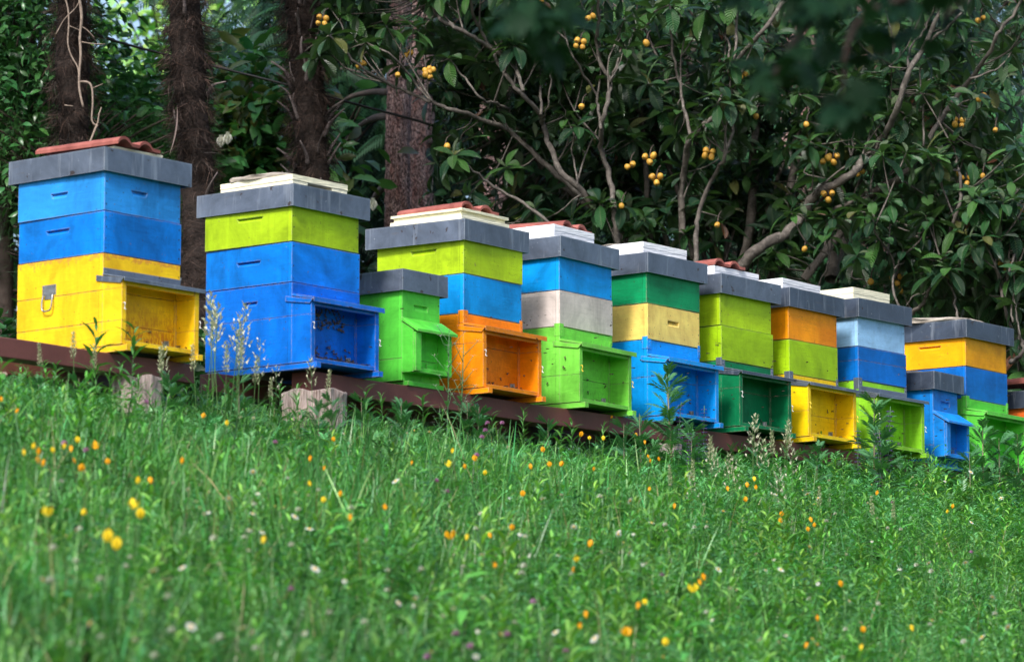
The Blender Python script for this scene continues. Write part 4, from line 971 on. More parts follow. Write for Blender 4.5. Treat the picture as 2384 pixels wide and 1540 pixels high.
def vine():
    o = NM()
    L = [([(178,-40),(185,0),(190,40),(186,90),(188,130),(184,180),(186,215),(194,250)], .010), ([(145,-30),(158,20),(160,60),(158,100),(166,130),(180,155),(184,176)], .006),
         ([(184,190),(205,192),(214,205),(216,240),(214,280),(226,290),(231,262)], .007), ([(226,290),(214,320),(205,345),(200,380)], .008), ([(190,98),(215,102),(245,103)], .004),
         ([(188,60),(205,72),(220,88)], .003), ([(160,60),(180,68),(185,72)], .003), ([(130,80),(150,45),(175,20),(186,0)], .004), ([(231,265),(236,250)], .005), ([(216,205),(240,195)], .003), ([(150,245),(170,247)], .004)]
    for pts, r in L: o.add(*tube(smooth([at(x * 1.0, y, 22.22) for x, y in pts], 4), np.linspace(r, r * .7, (len(pts) - 1) * 4 + 1), 6, wob=.2))
    tag(o.build('climbing_vine', M['vine']), 'bare pale climbing stems forking over the far-left palm trunk', 'vine')
vine()
def flake():      # the torn pale bark strip on the shaggy palm
    o = NM(); T = leaf(.3, .05, 6, .3, .3, .5, 2); R = frames(np.array([[.03, -.15, -1.0]]), np.array([.2]))[0]
    o.add((T[0] @ R.T) + at(412, 246, 21.24), T[1], (.22, .16, .15), T[3]); tag(o.build('torn_leaf_base', M['fibre']), 'torn pale leaf base hanging on the shaggy palm trunk', 'leaf base')
flake()
# ------------------------------------------------------------------ reddish conifer trunks
def conifer_trunk(pts, Y, r, lab, branches=(), fol=0, tone=(0.018, 0.052, 0.028)):
    P = smooth([at(x, y, Y) for x, y in pts], 6); P = P[np.argsort(P[:, 2])]
    bot = P[0].copy(); bot[2] = 1.9; P = np.vstack([np.linspace(bot, P[0], 5)[:-1], P, np.linspace(P[-1], P[-1] + [0, 0, 4], 6)[1:]])
    root = thing('conifer_tree', lab, 'conifer tree', tuple(P[0]), 0, 'conifers with reddish bark behind the hives'); b = P[0].copy(); wd = NM()
    Q = np.linspace(0, 1, 90); PP = np.stack([np.interp(Q, np.linspace(0, 1, len(P)), P[:, i]) for i in range(3)], 1) - b
    v, f, c, uv = tube(PP, np.linspace(r * 1.1, r * .85, 90), 28)
    a = (np.arange(len(v)) % 28) / 28 * 6.28; zz = v[:, 2]; ctr = np.repeat(PP, 28, axis=0)
    k = 1 + .07 * np.sign(np.sin(a * 9 + 2 * np.sin(zz * 3))) * (rng.random(len(v)) > .3) + .05 * np.sin(a * 4 + zz * 1.5) + .03 * rng.standard_normal(len(v))
    v = ctr + (v - ctr) * k[:, None]; wd.add(v, f, c, uv); wd.build('trunk', M['pine_bark'], root, smooth=False)
    if branches or fol:
        for pts2, r2, Y2 in branches:
            br = NM(); br.add(*tube(smooth([at(x, y, Y2 + .3 * i) for i, (x, y) in enumerate(pts2)], 4) - b, np.linspace(r2, r2 * .4, (len(pts2) - 1) * 4 + 1), 6, wob=.15))
            br.build('branch', M['dark_wood'], root)
    return root
conifer_trunk([(932,-40),(929,200),(925,400),(922,700)], 25.2, .082, 'lit red-barked conifer trunk left of its darker twin', [
    ([(915,270),(870,275),(830,300),(795,350)], .03, 25.5), ([(910,215),(860,215),(800,235),(760,300)], .025, 25.8), ([(905,425),(880,450),(850,500),(835,560)], .03, 25.5), ([(905,160),(850,170),(790,160),(700,180)], .012, 26), ([(900,90),(960,40),(1000,10)], .02, 25.6)])
conifer_trunk([(990,-40),(984,200),(978,400),(976,700)], 26.1, .088, 'darker red-barked conifer trunk right of its lit twin', [([(1010,40),(940,60),(880,30),(860,0)], .018, 26), ([(1000,330),(1060,360),(1130,370)], .02, 26)])
conifer_trunk([(1150,-40),(1152,200),(1155,420),(1160,700)], 27.5, .11, 'shaded conifer trunk glimpsed through the left part of the loquat')
conifer_trunk([(1890,-40),(1860,250),(1850,500),(1840,800)], 26.5, .13, 'shaded grey-red conifer trunk glimpsed behind the loquat centre')
conifer_trunk([(2040,-40),(2010,300),(2030,600),(2030,900)], 27, .12, 'reddish conifer trunk low behind the right-hand hives')
# cable
def cable():
    o = NM(); P = [at(x, y, 23.2) for x, y in ((-40,20),(150,60),(300,105),(480,150),(650,193),(800,235),(900,262),(1010,293),(1300,390),(1600,480))]
    o.add(*tube(smooth(P, 6), .008, 6)); tag(o.build('cable', M['cable']), 'thin black cable sagging between the trees behind the hives', 'cable')
cable()
# ------------------------------------------------------------------ shrubs and trees behind
def spray(n=11):          # a drooping flat conifer spray
    Ts = [tube([(0,0,0),(0,.5,-.05),(0,1,-.22)], [.012,.008,.004], 4, (.9, .8, .7))]
    for i in range(n):
        u = .1 + .88 * i / n
        for s_ in (-1, 1):
            l = .42 * (1 - u * .75); T = leaf(l, .055, 2, .6, 0, .4, 1); a = s_ * .85; R = [[math.cos(a), math.sin(a), 0], [-math.sin(a), math.cos(a), 0], [0, 0, 1]]
            Ts.append(xf(T, R, 1, (0, u, -.22 * u * u)))
    return merge(Ts)
SPRAY = spray()
BL = {'broad': leaf(1, .42, 3, .7, .3, .5, 2), 'round': leaf(1, .7, 2, .5, .25, .5, 2), 'fine': leaf(1, .45, 1, .3, .2, .5, 2)}
def plant_mass(name, cat, lab, box, Y, dY, size, col, n, style='broad', clumps=60, mat='bgleaf', spread=.28, group=None, var=.35, trunk=True, extra=None):
    x0, y0, x1, y1 = box; cen = at((x0 + x1) / 2, (y0 + y1) / 2, Y); base = cen.copy(); base[2] = float(ground(cen[0], cen[1])) - .1
    root = thing(name, lab, cat, tuple(base), 0, group); nm = NM(); wd = NM(); top = at((x0 + x1) / 2, y0, Y) - base
    if trunk:
        tr = smooth([np.zeros(3), top * .5 + [rnd.uniform(-.1, .1), 0, 0], top], 4); wd.add(*tube(tr, np.linspace(.09, .02, len(tr)), 8, wob=.1))
    per = n // clumps
    for k in range(clumps):
        px, py = rnd.uniform(x0, x1), rnd.uniform(y0, y1); c = at(px, py, Y + rnd.uniform(-dY, dY)) - base
        if trunk:
            q = top * min(1, max(.05, (c[2] / max(.1, top[2])) * .8)); wd.add(*tube(smooth([q, (q + c) / 2 + [0, 0, .1], c], 3), np.linspace(.02, .005, 7), 4))
        sp = spread * rnd.uniform(.7, 1.4); p = c + rng.normal(0, 1, (per, 3)) * [sp, sp * .8, sp * .7]
        D = rng.normal(0, 1, (per, 3)) * [1, 1, .5] + (p - c) / sp * .6; t_ = col[k % len(col)] if isinstance(col, list) else col
        tint = jit(t_, per, var, .12)
        if style == 'spray':
            D = np.array([rnd.uniform(-1, 1), -.6, 0]) + rng.normal(0, .5, (per, 3)) * [1, 1, .2] + [0, 0, -.55]
            nm.rep(SPRAY, frames(D, rng.normal(0, .5, per)), size * rng.uniform(.6, 1.3, per), p, tint)
        else:
            D[:, 2] -= .25; nm.rep(BL[style], frames(D, rng.normal(0, .7, per)), size * rng.uniform(.65, 1.3, per), p, tint)
    if wd.v: wd.build('trunk', M['dark_wood'], root)
    nm.build('foliage', M[mat], root)
    return root, base
GRP = 'trees and shrubs behind the hives'
plant_mass('evergreen_shrub', 'shrub', 'dark broad-leaved shrub at the left edge behind the leftmost hive', (-90, -80, 125, 420), 23.6, .7, .075, [(.03, .10, .03), (.05, .16, .045)], 9000, 'broad', 80, 'glossy', group=GRP)
plant_mass('creeper_hedge', 'hedge', 'small-leaved creeper hedge low behind the leftmost hive', (-90, 230, 420, 520), 23.3, .5, .034, [(.06, .20, .05), (.08, .24, .06), (.035, .11, .03)], 30000, 'fine', 110, spread=.17, group=GRP)
plant_mass('creeper_hedge', 'hedge', 'dark lower hedge glimpsed left of and between the two left hives', (-90, 520, 560, 900), 23.8, .6, .06, (.018, .05, .015), 9000, 'fine', 70, spread=.25, group=GRP)
plant_mass('magnolia_tree', 'magnolia', 'glossy green magnolia between the two left palm trunks', (225, 240, 420, 430), 24.2, .6, .11, [(.05, .18, .05), (.09, .27, .05), (.03, .10, .03)], 3400, 'broad', 50, 'glossy', spread=.2, group=GRP)
mg, mb = plant_mass('magnolia_tree', 'magnolia', 'magnolia with white flowers right of the shaggy palm trunk', (495, 190, 670, 480), 24.4, .5, .15, [(.045, .16, .045), (.065, .20, .05), (.09, .12, .03)], 2000, 'broad', 40, 'glossy', spread=.2, group=GRP)
for (px, py) in ((530, 328), (514, 335), (868, 482)):
    fl = NM(); T = leaf(.085, .05, 4, 1.3, .6, .6, 4)
    for i in range(8):
        a = i * .785; D = np.array([[math.cos(a) * .5, math.sin(a) * .5, 1.0]]); R = frames(D, np.array([0.]))[0]
        # cup the petals inward
        N = -np.array([math.cos(a), math.sin(a), 0]); Dn = D[0] / np.linalg.norm(D[0]); N = N - Dn * (N @ Dn); N /= np.linalg.norm(N)
        R = np.stack([np.cross(Dn, -N), Dn, -N], 1); fl.add((T[0] @ R.T) + at(px, py + 8, 23.0) - mb, T[1], (.75, .76, .74), T[3])
    fl.build('flower', M['petal'], mg)
plant_mass('deciduous_tree', 'tree', 'light green tree in the open beyond the left palms', (200, -160, 620, 330), 40, 2.5, .13, [(.34, .60, .14), (.40, .66, .20), (.22, .5, .10)], 1900, 'round', 70, spread=.42, group=GRP)
plant_mass('deciduous_tree', 'tree', 'green tree far behind the top left corner', (-200, -120, 80, 420), 37, 2, .14, [(.05, .15, .04), (.08, .2, .05)], 2600, 'round', 80, spread=.5, group=GRP)
for i, (bx_, Y, n, lab) in enumerate([((560, -120, 940, 330), 29, 850, 'drooping dark conifer between the second and third palm trunks'), ((560, 250, 1010, 760), 30, 900, 'dark conifer low behind the red-barked trunks'),
        ((1000, -120, 1480, 380), 30.5, 800, 'dark conifer behind the left half of the loquat'), ((980, 300, 1560, 800), 29.5, 900, 'dark conifer behind the hives with clay tiles'),
        ((1440, -120, 1960, 420), 31, 900, 'dark conifer behind the loquat centre'), ((1880, -120, 2470, 420), 28, 1100, 'dark conifer behind the top right corner'), ((1500, 560, 2100, 1000), 29.5, 700, 'dark conifer low behind the right-hand lids')]):
    plant_mass('dark_conifer', 'conifer tree', lab, bx_, Y, 1.3, .34, [(.016, .055, .026), (.028, .088, .035), (.010, .034, .018)], n, 'spray', 55, 'needle', spread=.35, group=GRP)
plant_mass('cypress_tree', 'conifer tree', 'feathery green cypress behind the right-hand loquat', (1850, 230, 2450, 900), 25.6, .7, .22, [(.045, .15, .055), (.06, .19, .07), (.03, .10, .04)], 2600, 'spray', 90, 'needle', spread=.3, group=GRP)
for i, (bx_, Y, lab) in enumerate([((620, -150, 1000, 900), 36, 'dense dark tree far behind the third palm trunk'), ((900, -150, 1500, 900), 35, 'dense dark tree far behind the left half of the loquat'), ((1400, -150, 2000, 900), 36, 'dense dark tree far behind the loquat centre'), ((1900, -150, 2500, 1100), 35, 'dense dark tree far behind the right corner'), ((-150, 300, 700, 900), 34, 'dense dark tree far behind the leftmost hive')]):
    plant_mass('background_tree', 'tree', lab, bx_, Y, 1.8, .17, [(.014, .05, .018), (.03, .09, .03), (.008, .028, .011)], 4200, 'round', 90, spread=.55, group=GRP)
plant_mass('undergrowth', 'shrub', 'dark undergrowth seen beneath the beams of the left hives', (-120, 800, 1150, 985), 20.6, .4, .09, [(.02, .07, .022), (.035, .11, .035)], 9000, 'broad', 110, spread=.13, trunk=False, group=GRP)
plant_mass('laurel_hedge', 'hedge', 'dark laurel hedge low behind the middle and right hives', (850, 640, 2470, 1150), 26.5, .6, .12, (.012, .035, .014), 9000, 'broad', 170, spread=.3, trunk=False, group=GRP)

# ------------------------------------------------------------------ flowers and tall plants in the meadow
def where(px, py):
    cols = [(250, 'yellow leftmost hive'), (620, 'gap between the left hives'), (860, 'deep blue hive'), (1000, 'small bright green hive'), (1200, 'orange-based hive'), (1420, 'bare-wood-box hive'),
            (1620, 'azure hive'), (1800, 'bottle-green hive'), (1960, 'orange-topped hive'), (2130, 'spring-green hive'), (2250, 'small blue hive'), (9999, 'right-hand green hive')]
    c = next(n for x, n in cols if px < x)
    base = 900 + (px / 2384) * 200; d = py - base
    r = 'just below' if d < 130 else ('high in the meadow under' if d < 260 else ('midway down the meadow under' if d < 420 else 'in the foreground under'))
    return r, c
def bloom_poppy(col, kind):
    Ts = []; L = .036 if kind < 2 else .03; n = 4
    for i in range(n):
        a = i * 2 * math.pi / n + .3; op = [.32, .5, .85][kind]
        T = leaf(L * 1.1, L * (.66 if kind else .5), 4, [1.1, 1.0, .6][kind], .25, .6, 4); Dn = np.array([math.cos(a) * op, math.sin(a) * op, 1.0]); Dn /= np.linalg.norm(Dn)
        N = np.array([math.cos(a), math.sin(a), 0]); N = N - Dn * (N @ Dn); N /= np.linalg.norm(N); R = np.stack([np.cross(Dn, N), Dn, N], 1)
        Ts.append(xf(T, R, 1, (math.cos(a) * .004, math.sin(a) * .004, 0), np.array(col) * rnd.uniform(.85, 1.1)))
    nm = NM(); nm.add(*merge(Ts)); o = nm.build('bloom', M['petal']); me = o.data; bpy.data.objects.remove(o); return me
def bloom_daisy(n, L, w_, col, cen):
    Ts = []
    for i in range(n):
        a = i * 2 * math.pi / n; D = np.array([[math.cos(a), math.sin(a), .25]]); Ts.append(xf(leaf(L, L * w_, 2, .4, .1, .6, 2), frames(D, np.array([0.]))[0], 1, (0, 0, 0), col))
    Ts.append(tube([(0, 0, -.002), (0, 0, .002), (0, 0, .004)], [L * .3, L * .38, L * .2], 6, cen))
    nm = NM(); nm.add(*merge(Ts)); o = nm.build('bloom', M['petal']); me = o.data; bpy.data.objects.remove(o); return me
def bloom_ball(r, col):
    Ts = []; n = 46
    for i in range(n):
        z = -0.5 + 1.5 * i / n; z = min(z, 1); a = i * 2.4; q = math.sqrt(max(0, 1 - z * z)); D = np.array([[q * math.cos(a), q * math.sin(a), z + .3]])
        Ts.append(xf(leaf(r, r * .3, 2, .3, .2, .6, 1), frames(D, np.array([rnd.random()]))[0], 1, (0, 0, 0), np.array(col) * rnd.uniform(.7, 1.15)))
    nm = NM(); nm.add(*merge(Ts)); o = nm.build('bloom', M['petal']); me = o.data; bpy.data.objects.remove(o); return me
def stem_mesh():
    nm = NM(); nm.add(*tube(smooth([(0, 0, 0), (.012, 0, .4), (-.008, .01, .8), (0, 0, 1)], 3), np.linspace(.0022, .0014, 10), 4, (.07, .19, .05)))
    T = leaf(.22, .16, 2, .6, .2); nm.add(*xf(T, frames(np.array([[.7, .2, .7]]), np.array([0.]))[0], 1, (0, 0, .35), (.07, .2, .06)))
    nm.add(*xf(T, frames(np.array([[-.6, -.3, .8]]), np.array([0.]))[0], 1, (0, 0, .2), (.07, .2, .06)))
    o = nm.build('stem', M['herb']); me = o.data; bpy.data.objects.remove(o); return me
STEM = stem_mesh()
OR, YE = (.93, .45, .014), (.92, .68, .03)
POP = {(c, k): bloom_poppy({'orange': OR, 'yellow': YE}[c], k) for c in ('orange', 'yellow') for k in range(3)}
DAI = [bloom_daisy(13, .016, .34, (.80, .82, .84), (.8, .5, .04)), bloom_daisy(11, .009, .4, (.78, .8, .85), (.6, .5, .1))]
CLO = [bloom_ball(.010, (.66, .68, .62)), bloom_ball(.010, (.56, .26, .52)), bloom_ball(.008, (.24, .10, .50))]
def flower(name, cat, lab, group, me, px, py, h, sc=1.0, nod=.3):
    p = on_ground(px, py, h); z = float(ground(p[0], p[1])); e = thing(name, lab, cat, (p[0], p[1], z), 0, group)
    s_ = bpy.data.objects.new('stem', STEM); COL.objects.link(s_); s_.parent = e; s_.scale = (1, 1, h); s_.rotation_euler = (0, 0, rnd.uniform(0, 6.28))
    b = bpy.data.objects.new('bloom', me); COL.objects.link(b); b.parent = e; b.location = (0, 0, h); b.rotation_euler = (rnd.uniform(-nod, nod), rnd.uniform(-nod, nod), rnd.uniform(0, 6.28)); b.scale = (sc,) * 3
POPPY = [(37,957,'o'),(3,930,'o'),(472,969,'o'),(527,985,'y'),(778,1023,'o'),(57,1057,'y'),(76,1040,'y'),(90,1055,'o'),(89,1074,'o'),(99,1080,'o'),(125,1049,'y'),(148,1041,'y'),(165,1047,'o'),(182,1027,'y'),(174,1075,'o'),(186,1092,'o'),
 (224,1041,'O'),(252,1076,'o'),(424,1077,'o'),(320,1121,'y'),(352,1121,'o'),(313,1178,'Y'),(326,1203,'Y'),(193,1196,'y'),(112,1196,'Y'),(249,1256,'Y'),(270,1276,'Y'),(721,1070,'o'),(753,1090,'o'),(723,1126,'y'),(792,1152,'o'),(752,1165,'y'),
 (815,1207,'o'),(898,1182,'o'),(957,1077,'o'),(1045,1082,'Y'),(1052,1050,'y'),(1128,1102,'y'),(1107,1068,'o'),(1083,1086,'o'),(1236,1087,'o'),(1281,1081,'o'),(1305,1081,'o'),(1264,1047,'o'),(1351,1012,'o'),(1372,1018,'y'),(1423,970,'o'),
 (1478,1016,'O'),(1502,1029,'o'),(1405,1021,'y'),(1510,1062,'o'),(1515,1073,'o'),(1535,1068,'o'),(1382,1092,'o'),(1216,1152,'o'),(1050,1250,'O'),(1085,1253,'y'),(1143,1248,'o'),(1192,1230,'o'),(1371,1268,'O'),(1343,1303,'y'),(1335,1327,'o'),
 (1153,1318,'o'),(611,1262,'y'),(1613,1375,'Y'),(1632,1357,'o'),(1504,1403,'y'),(1484,1413,'o'),(1365,1434,'o'),(1350,1460,'o'),(1461,1476,'O'),(1757,1115,'y'),(1740,1130,'o'),(1760,1135,'o'),(1737,1162,'o'),(1695,1138,'o'),(1512,1140,'o'),
 (1890,1210,'o'),(1882,1232,'o'),(1896,1222,'o'),(1820,1211,'o'),(1819,1198,'o'),(2217,1178,'o'),(2205,1190,'y'),(2126,1465,'y'),(2012,1467,'o'),(2003,1510,'y'),(1875,1505,'o'),(1768,1003,'o'),(1570,1180,'o'),(2040,1148,'o'),(1640,1345,'o'),
 (1960,1360,'o'),(1905,1440,'o'),(1550,1500,'y')]
for px, py, c in POPPY:
    col = 'orange' if c in 'oO' else 'yellow'; big = c in 'OY'; k = rnd.choice([0, 0, 1]) if not big else rnd.choice([1, 1, 2]); r, w_ = where(px, py)
    flower('poppy', 'flower', f'{"wide " if big else "small "}{col} poppy {"cup" if k else "bud"} {r} the {w_}', 'yellow and orange poppies scattered over the meadow', POP[col, k], px, py + 5, rnd.uniform(.26, .33), (.82 if big else .57) * rnd.uniform(.85, 1.15), .35)
DAISY = [(533,1161,1),(589,1098,0),(487,1146,0),(403,1125,0),(720,1233,1),(425,1322,1),(588,1196,0),(600,1150,0),(612,1130,0),(580,1235,0),(640,1180,0),(560,900,0),(590,911,0),(1000,950,0),(965,958,0),(800,1010,0),(948,1008,0),(1182,1040,0),(1264,1160,0),(1188,1160,0),
         (1210,1245,0),(1517,1218,0),(1551,1235,0),(1440,1240,0),(1646,1215,0),(1760,1290,0),(1700,1370,0),(1830,1480,0),(1400,1285,0),(1560,1128,0),(1610,1110,0),(1880,1150,1),(1905,1160,0),(1895,1175,0),(1930,1118,0),(2020,1170,0),(2150,1150,0),(2030,1260,0),(1970,1290,0),(2200,1120,0),(2260,1075,0),(2350,1095,0)]
for i in range(105): DAISY.append((rnd.uniform(20, 2370), rnd.uniform(1090, 1530), 0))
for px, py, big in DAISY:
    if py < 915 + px * .075: py = 930 + px * .075
    r, w_ = where(px, py); flower('daisy', 'flower', f'{"big " if big else "small "}white daisy {r} the {w_}', 'white daisies scattered over the meadow', DAI[0 if big or rnd.random() < .35 else 1], px, py, rnd.uniform(.29, .36), rnd.uniform(.7, 1.05), .9)
for i in range(60):
    px, py = rnd.uniform(20, 2370), rnd.uniform(1120, 1530)
    k = 0 if rnd.random() < .86 else 1
    r, w_ = where(px, py); flower('clover', 'flower', f'{["white", "pink-purple"][k]} clover head {r} the {w_}', 'clover heads in the meadow', CLO[k], px, py, rnd.uniform(.24, .32), rnd.uniform(.9, 1.4))
for px, py in ((150,1032),(340,937),(200,1050),(1135,985),(1130,1003),(1122,1018),(1242,1402),(1095,1508),(1060,1475),(995,1532),(1180,1478),(1015,1120),(1040,1145),(1170,985),(1110,1060),(640,1030)):
    r, w_ = where(px, py); flower('clover', 'flower', f'pink-purple clover head {r} the {w_}', 'clover heads in the meadow', CLO[1], px, py, .29, 1.3)

def simple(name, cat, lab, nm_or_me, mat, loc, rz=0, sc=1.0, group=None):
    o = link(name, nm_or_me); o.location = loc; o.rotation_euler = (rnd.uniform(-.05, .05), rnd.uniform(-.05, .05), rz); o.scale = (sc,) * 3
    return tag(o, lab, cat, group)
def mesh_of(T, name, mat):
    nm = NM(); nm.add(*T); o = nm.build(name, mat); me = o.data; bpy.data.objects.remove(o); return me
def tint_T(T, c): return T[0], T[1], T[2] * np.array(c), T[3]
# seed-head grasses: stem with a loose panicle
def panicle(nsp, length, spread, head=.30, col=(.58, .56, .40)):
    Ts = [tube(smooth([(0, 0, 0), (.01, 0, .35), (.03, 0, .7), (.05, 0, 1)], 3), np.linspace(.0035, .0015, 10), 4, (.12, .24, .08))]
    for i in range(nsp):
        u = 1 - head + head * i / nsp; a = i * 2.4; sp = spread * (1 - (u - 1 + head) / head * .75); z = u
        tip = np.array([.05 * u + math.cos(a) * sp, math.sin(a) * sp, z + sp * .8])
        Ts.append(tube([(.05 * u, 0, z), tip], [.0012, .0008], 4, (.2, .26, .12)))
        for j in range(3):
            D = np.array([[math.cos(a + j) * .5, math.sin(a + j) * .5, .8]]); Ts.append(xf(leaf(length, length * .42, 2, .4, .3, .5, 2), frames(D, np.array([rnd.random()]))[0], 1, tip - np.array([0, 0, j * .012]), np.array(col) * rnd.uniform(.7, 1.2)))
    for j in range(3):
        a = j * 2.2; Ts.append(xf(leaf(.45, .016, 4, 1.2, .2, .3, 2), frames(np.array([[math.cos(a) * .4, math.sin(a) * .4, 1.0]]), np.array([0.]))[0], 1, (0, 0, .05 + .12 * j), (.07, .2, .05)))
    return merge(Ts)
PAN = [mesh_of(panicle(18, .032, .050), 'seed_grass', M['straw']), mesh_of(panicle(24, .026, .022, .22, (.50, .50, .32)), 'seed_grass', M['straw']), mesh_of(panicle(13, .03, .075, .35, (.66, .62, .50)), 'seed_grass', M['straw'])]
def tall(px, ytop, ybot, me, name, cat, lab, group, Yoff=0.0):
    """a plant rooted on the ground, its foot and top where the photograph shows them"""
    s_front = -.28 - Yoff; t = row_at(px, 1.9, s_front); x, y = xy(t, s_front); z = float(ground(x, y)); Fd = y * math.cos(TH) + 2.2 * math.sin(TH)
    zt = at(px, ytop, y)[2]; h = max(.12, zt - z)
    return simple(name, cat, lab, me, None, (x, y, z), rnd.uniform(0, 6.28), h, group)
g_ = 'pale seed-head grasses'
for px, yt, k, off in ((500,675,0,.1),(512,690,0,.2),(540,700,0,.15),(478,720,1,.1),(530,730,2,.3),(556,745,2,.2),(488,705,0,.4),(575,760,1,.2),(548,790,1,.4),(600,790,2,.2),(520,800,1,.5),(462,800,1,.2),(585,830,1,.5),(622,880,1,.3),(640,850,2,.3),
                       (730,830,0,.2),(742,860,1,.4),(205,800,1,.3),(110,800,1,.2),(175,770,1,.35),(370,800,0,.2),(388,805,1,.3)):
    tall(px, yt, 0, PAN[k], 'seed_grass', 'grass stalk', ['tall', 'short'][yt > 770] + [' loose-headed', ' narrow-headed', ' airy'][k] + ' pale grass stalk ' + ('in front of the deep blue hive' if 400 < px < 700 else ('before the yellow leftmost hive' if px < 400 else 'before the sawn beam end')), g_, off)
for px, yt, k, off in ((1640,1035,2,.5),(1655,1015,1,.6),(1668,1040,0,.5),(1700,1060,2,.7),(1745,965,0,.2),(1752,985,2,.3),(1780,1020,0,.4),(1805,1000,1,.35),(1812,980,0,.3),(1826,975,1,.25),(1838,1040,2,.5),(1600,1070,1,.6),(1570,1080,1,.7),(1790,1080,2,.8),(1820,1100,2,.8),(1690,1050,0,.5),(2040,1150,1,.9),(2075,1165,1,.9),(1900,1130,1,.9),(1620,1095,2,.8)):
    tall(px, yt, 0, PAN[k], 'seed_grass', 'grass stalk', ['tall', 'short'][yt > 1045] + [' loose-headed', ' narrow-headed', ' airy'][k] + ' pinkish-pale grass stalk before the ' + ('azure hive' if px < 1680 else ('bottle-green hive' if px < 1860 else 'right-hand hives')), g_, off * 1.4 + .5)
# upright leafy weeds and mugwort
W1 = mesh_of(tint_T(stem_plant(1, 26, .22, wide=.17, up=.7, lean=.06, taper=.35), (.07, .20, .05)), 'leafy_weed', M['herb'])
W2 = mesh_of(tint_T(stem_plant(1, 34, .17, wide=.15, up=.9, lean=-.05, taper=.3), (.09, .24, .06)), 'leafy_weed', M['herb'])
def bushy(h=1, n=16, L=.26, col=(.085, .25, .095)):
    Ts = [tube([(0, 0, 0), (.02, 0, .5), (.03, 0, h)], [.012, .009, .004], 6, (2.2, .7, 1.0))]
    for i in range(n):
        u = .12 + .86 * i / n; a = i * 2.4; el = .35 + .7 * u; D = np.array([[math.cos(a) * math.cos(el), math.sin(a) * math.cos(el), math.sin(el)]])
        for q in range(2):
            Dq = D + rng.normal(0, .22, (1, 3)); Ts.append(xf(fern_leaf(L * (.95 - .5 * u), 7), frames(Dq, np.array([rnd.uniform(-.4, .4)]))[0], 1, (.03 * u, 0, h * u)))
    return tint_T(merge(Ts), col)
BU = [mesh_of(bushy(1, 20, .30), 'mugwort', M['herb']), mesh_of(bushy(1, 16, .36, (.07, .22, .085)), 'mugwort', M['herb'])]
g_ = 'upright leafy weeds along the hives'
for px, yt, me, off, lab in ((205,757,W1,.3,'tall leafy weed before the yellow leftmost hive, left of its porch'),(300,768,W1,.35,'tall leafy weed crossing the lower corner of the yellow porch'),(232,850,W2,.4,'leafy weed before the brown beam, left of the grey stump'),(262,865,W2,.5,'leafy weed just left of the grey stump'),
        (330,880,W2,.6,'leafy weed before the grey stump'),(376,960,W2,.8,'leafy weed right of and below the grey stump'),(445,1010,W2,1.1,'leafy weed below the gap between the two left hives'),(690,905,W2,.5,'leafy weed before the pink-grey stump'),(640,930,W2,.5,'leafy weed left of the pink-grey stump'),(20,905,W1,.5,'leafy weed at the left edge below the beam'),
        (860,905,W1,.3,'leafy weed right of the pink-grey stump'),(1250,1080,W2,.9,'leafy weed midway below the hive with the bare wood box'),(1540,1050,W1,.7,'leafy weed below the azure hive'),(2200,1150,W2,.9,'leafy weed below the small blue hive'),(1880,1090,W1,.7,'leafy weed below the yellow hive with orange top')):
    tall(px, yt, 0, me, 'leafy_weed', 'weed', lab, g_, off)
g_ = 'mugwort plants along the hives'
for px, yt, me, off, lab in ((1570,858,BU[0],.15,'tall mugwort before the azure porch'),(1610,985,BU[1],.3,'low mugwort right of the tall one at the azure hive'),(2035,925,BU[0],.15,'tall mugwort before the spring-green porch'),(2060,1000,BU[1],.3,'mugwort beside the tall one at the spring-green hive'),(2290,985,BU[0],.2,'mugwort right of the small blue hive'),
        (2330,1020,BU[1],.25,'mugwort below the right-hand green porch'),(2372,1010,BU[0],.3,'mugwort at the right edge of the picture'),(2262,1050,BU[1],.3,'low mugwort below the small blue hive'),(1495,960,BU[1],.2,'low mugwort at the beam joint left of the azure hive'),(1090,930,BU[1],.2,'low mugwort below the orange porch'),
        (740,930,BU[1],.45,'mugwort before the pink-grey stump'),(845,925,BU[1],.2,'low mugwort right of the pink-grey stump'),(1900,1035,BU[1],.3,'low mugwort below the yellow porch'),(1760,1030,BU[1],.3,'low mugwort below the bottle-green porch')):
    tall(px, yt, 0, me, 'mugwort', 'weed', lab, g_, off)
for k_, (px, yt) in enumerate(((60,860),(92,880),(125,850),(150,890),(188,880),(280,850),(345,900),(405,870),(430,900),(500,890),(560,880),(655,900),(700,925),(775,925),(800,945),(900,920),(940,935),(985,925),(1020,955),(1110,945),(1160,965),(1215,960),(1275,975),(1330,985),(1390,990),(1450,985))):
    tall(px, yt, 0, [W2, BU[1], W1][k_ % 3], ['leafy_weed', 'mugwort', 'leafy_weed'][k_ % 3], 'weed', ['low leafy weed', 'low feathery mugwort', 'low narrow-leaved weed'][k_ % 3] + ' against the beam below the ' + where(px, 900)[1], 'low weeds against the front beams', rnd.uniform(.05, .5))
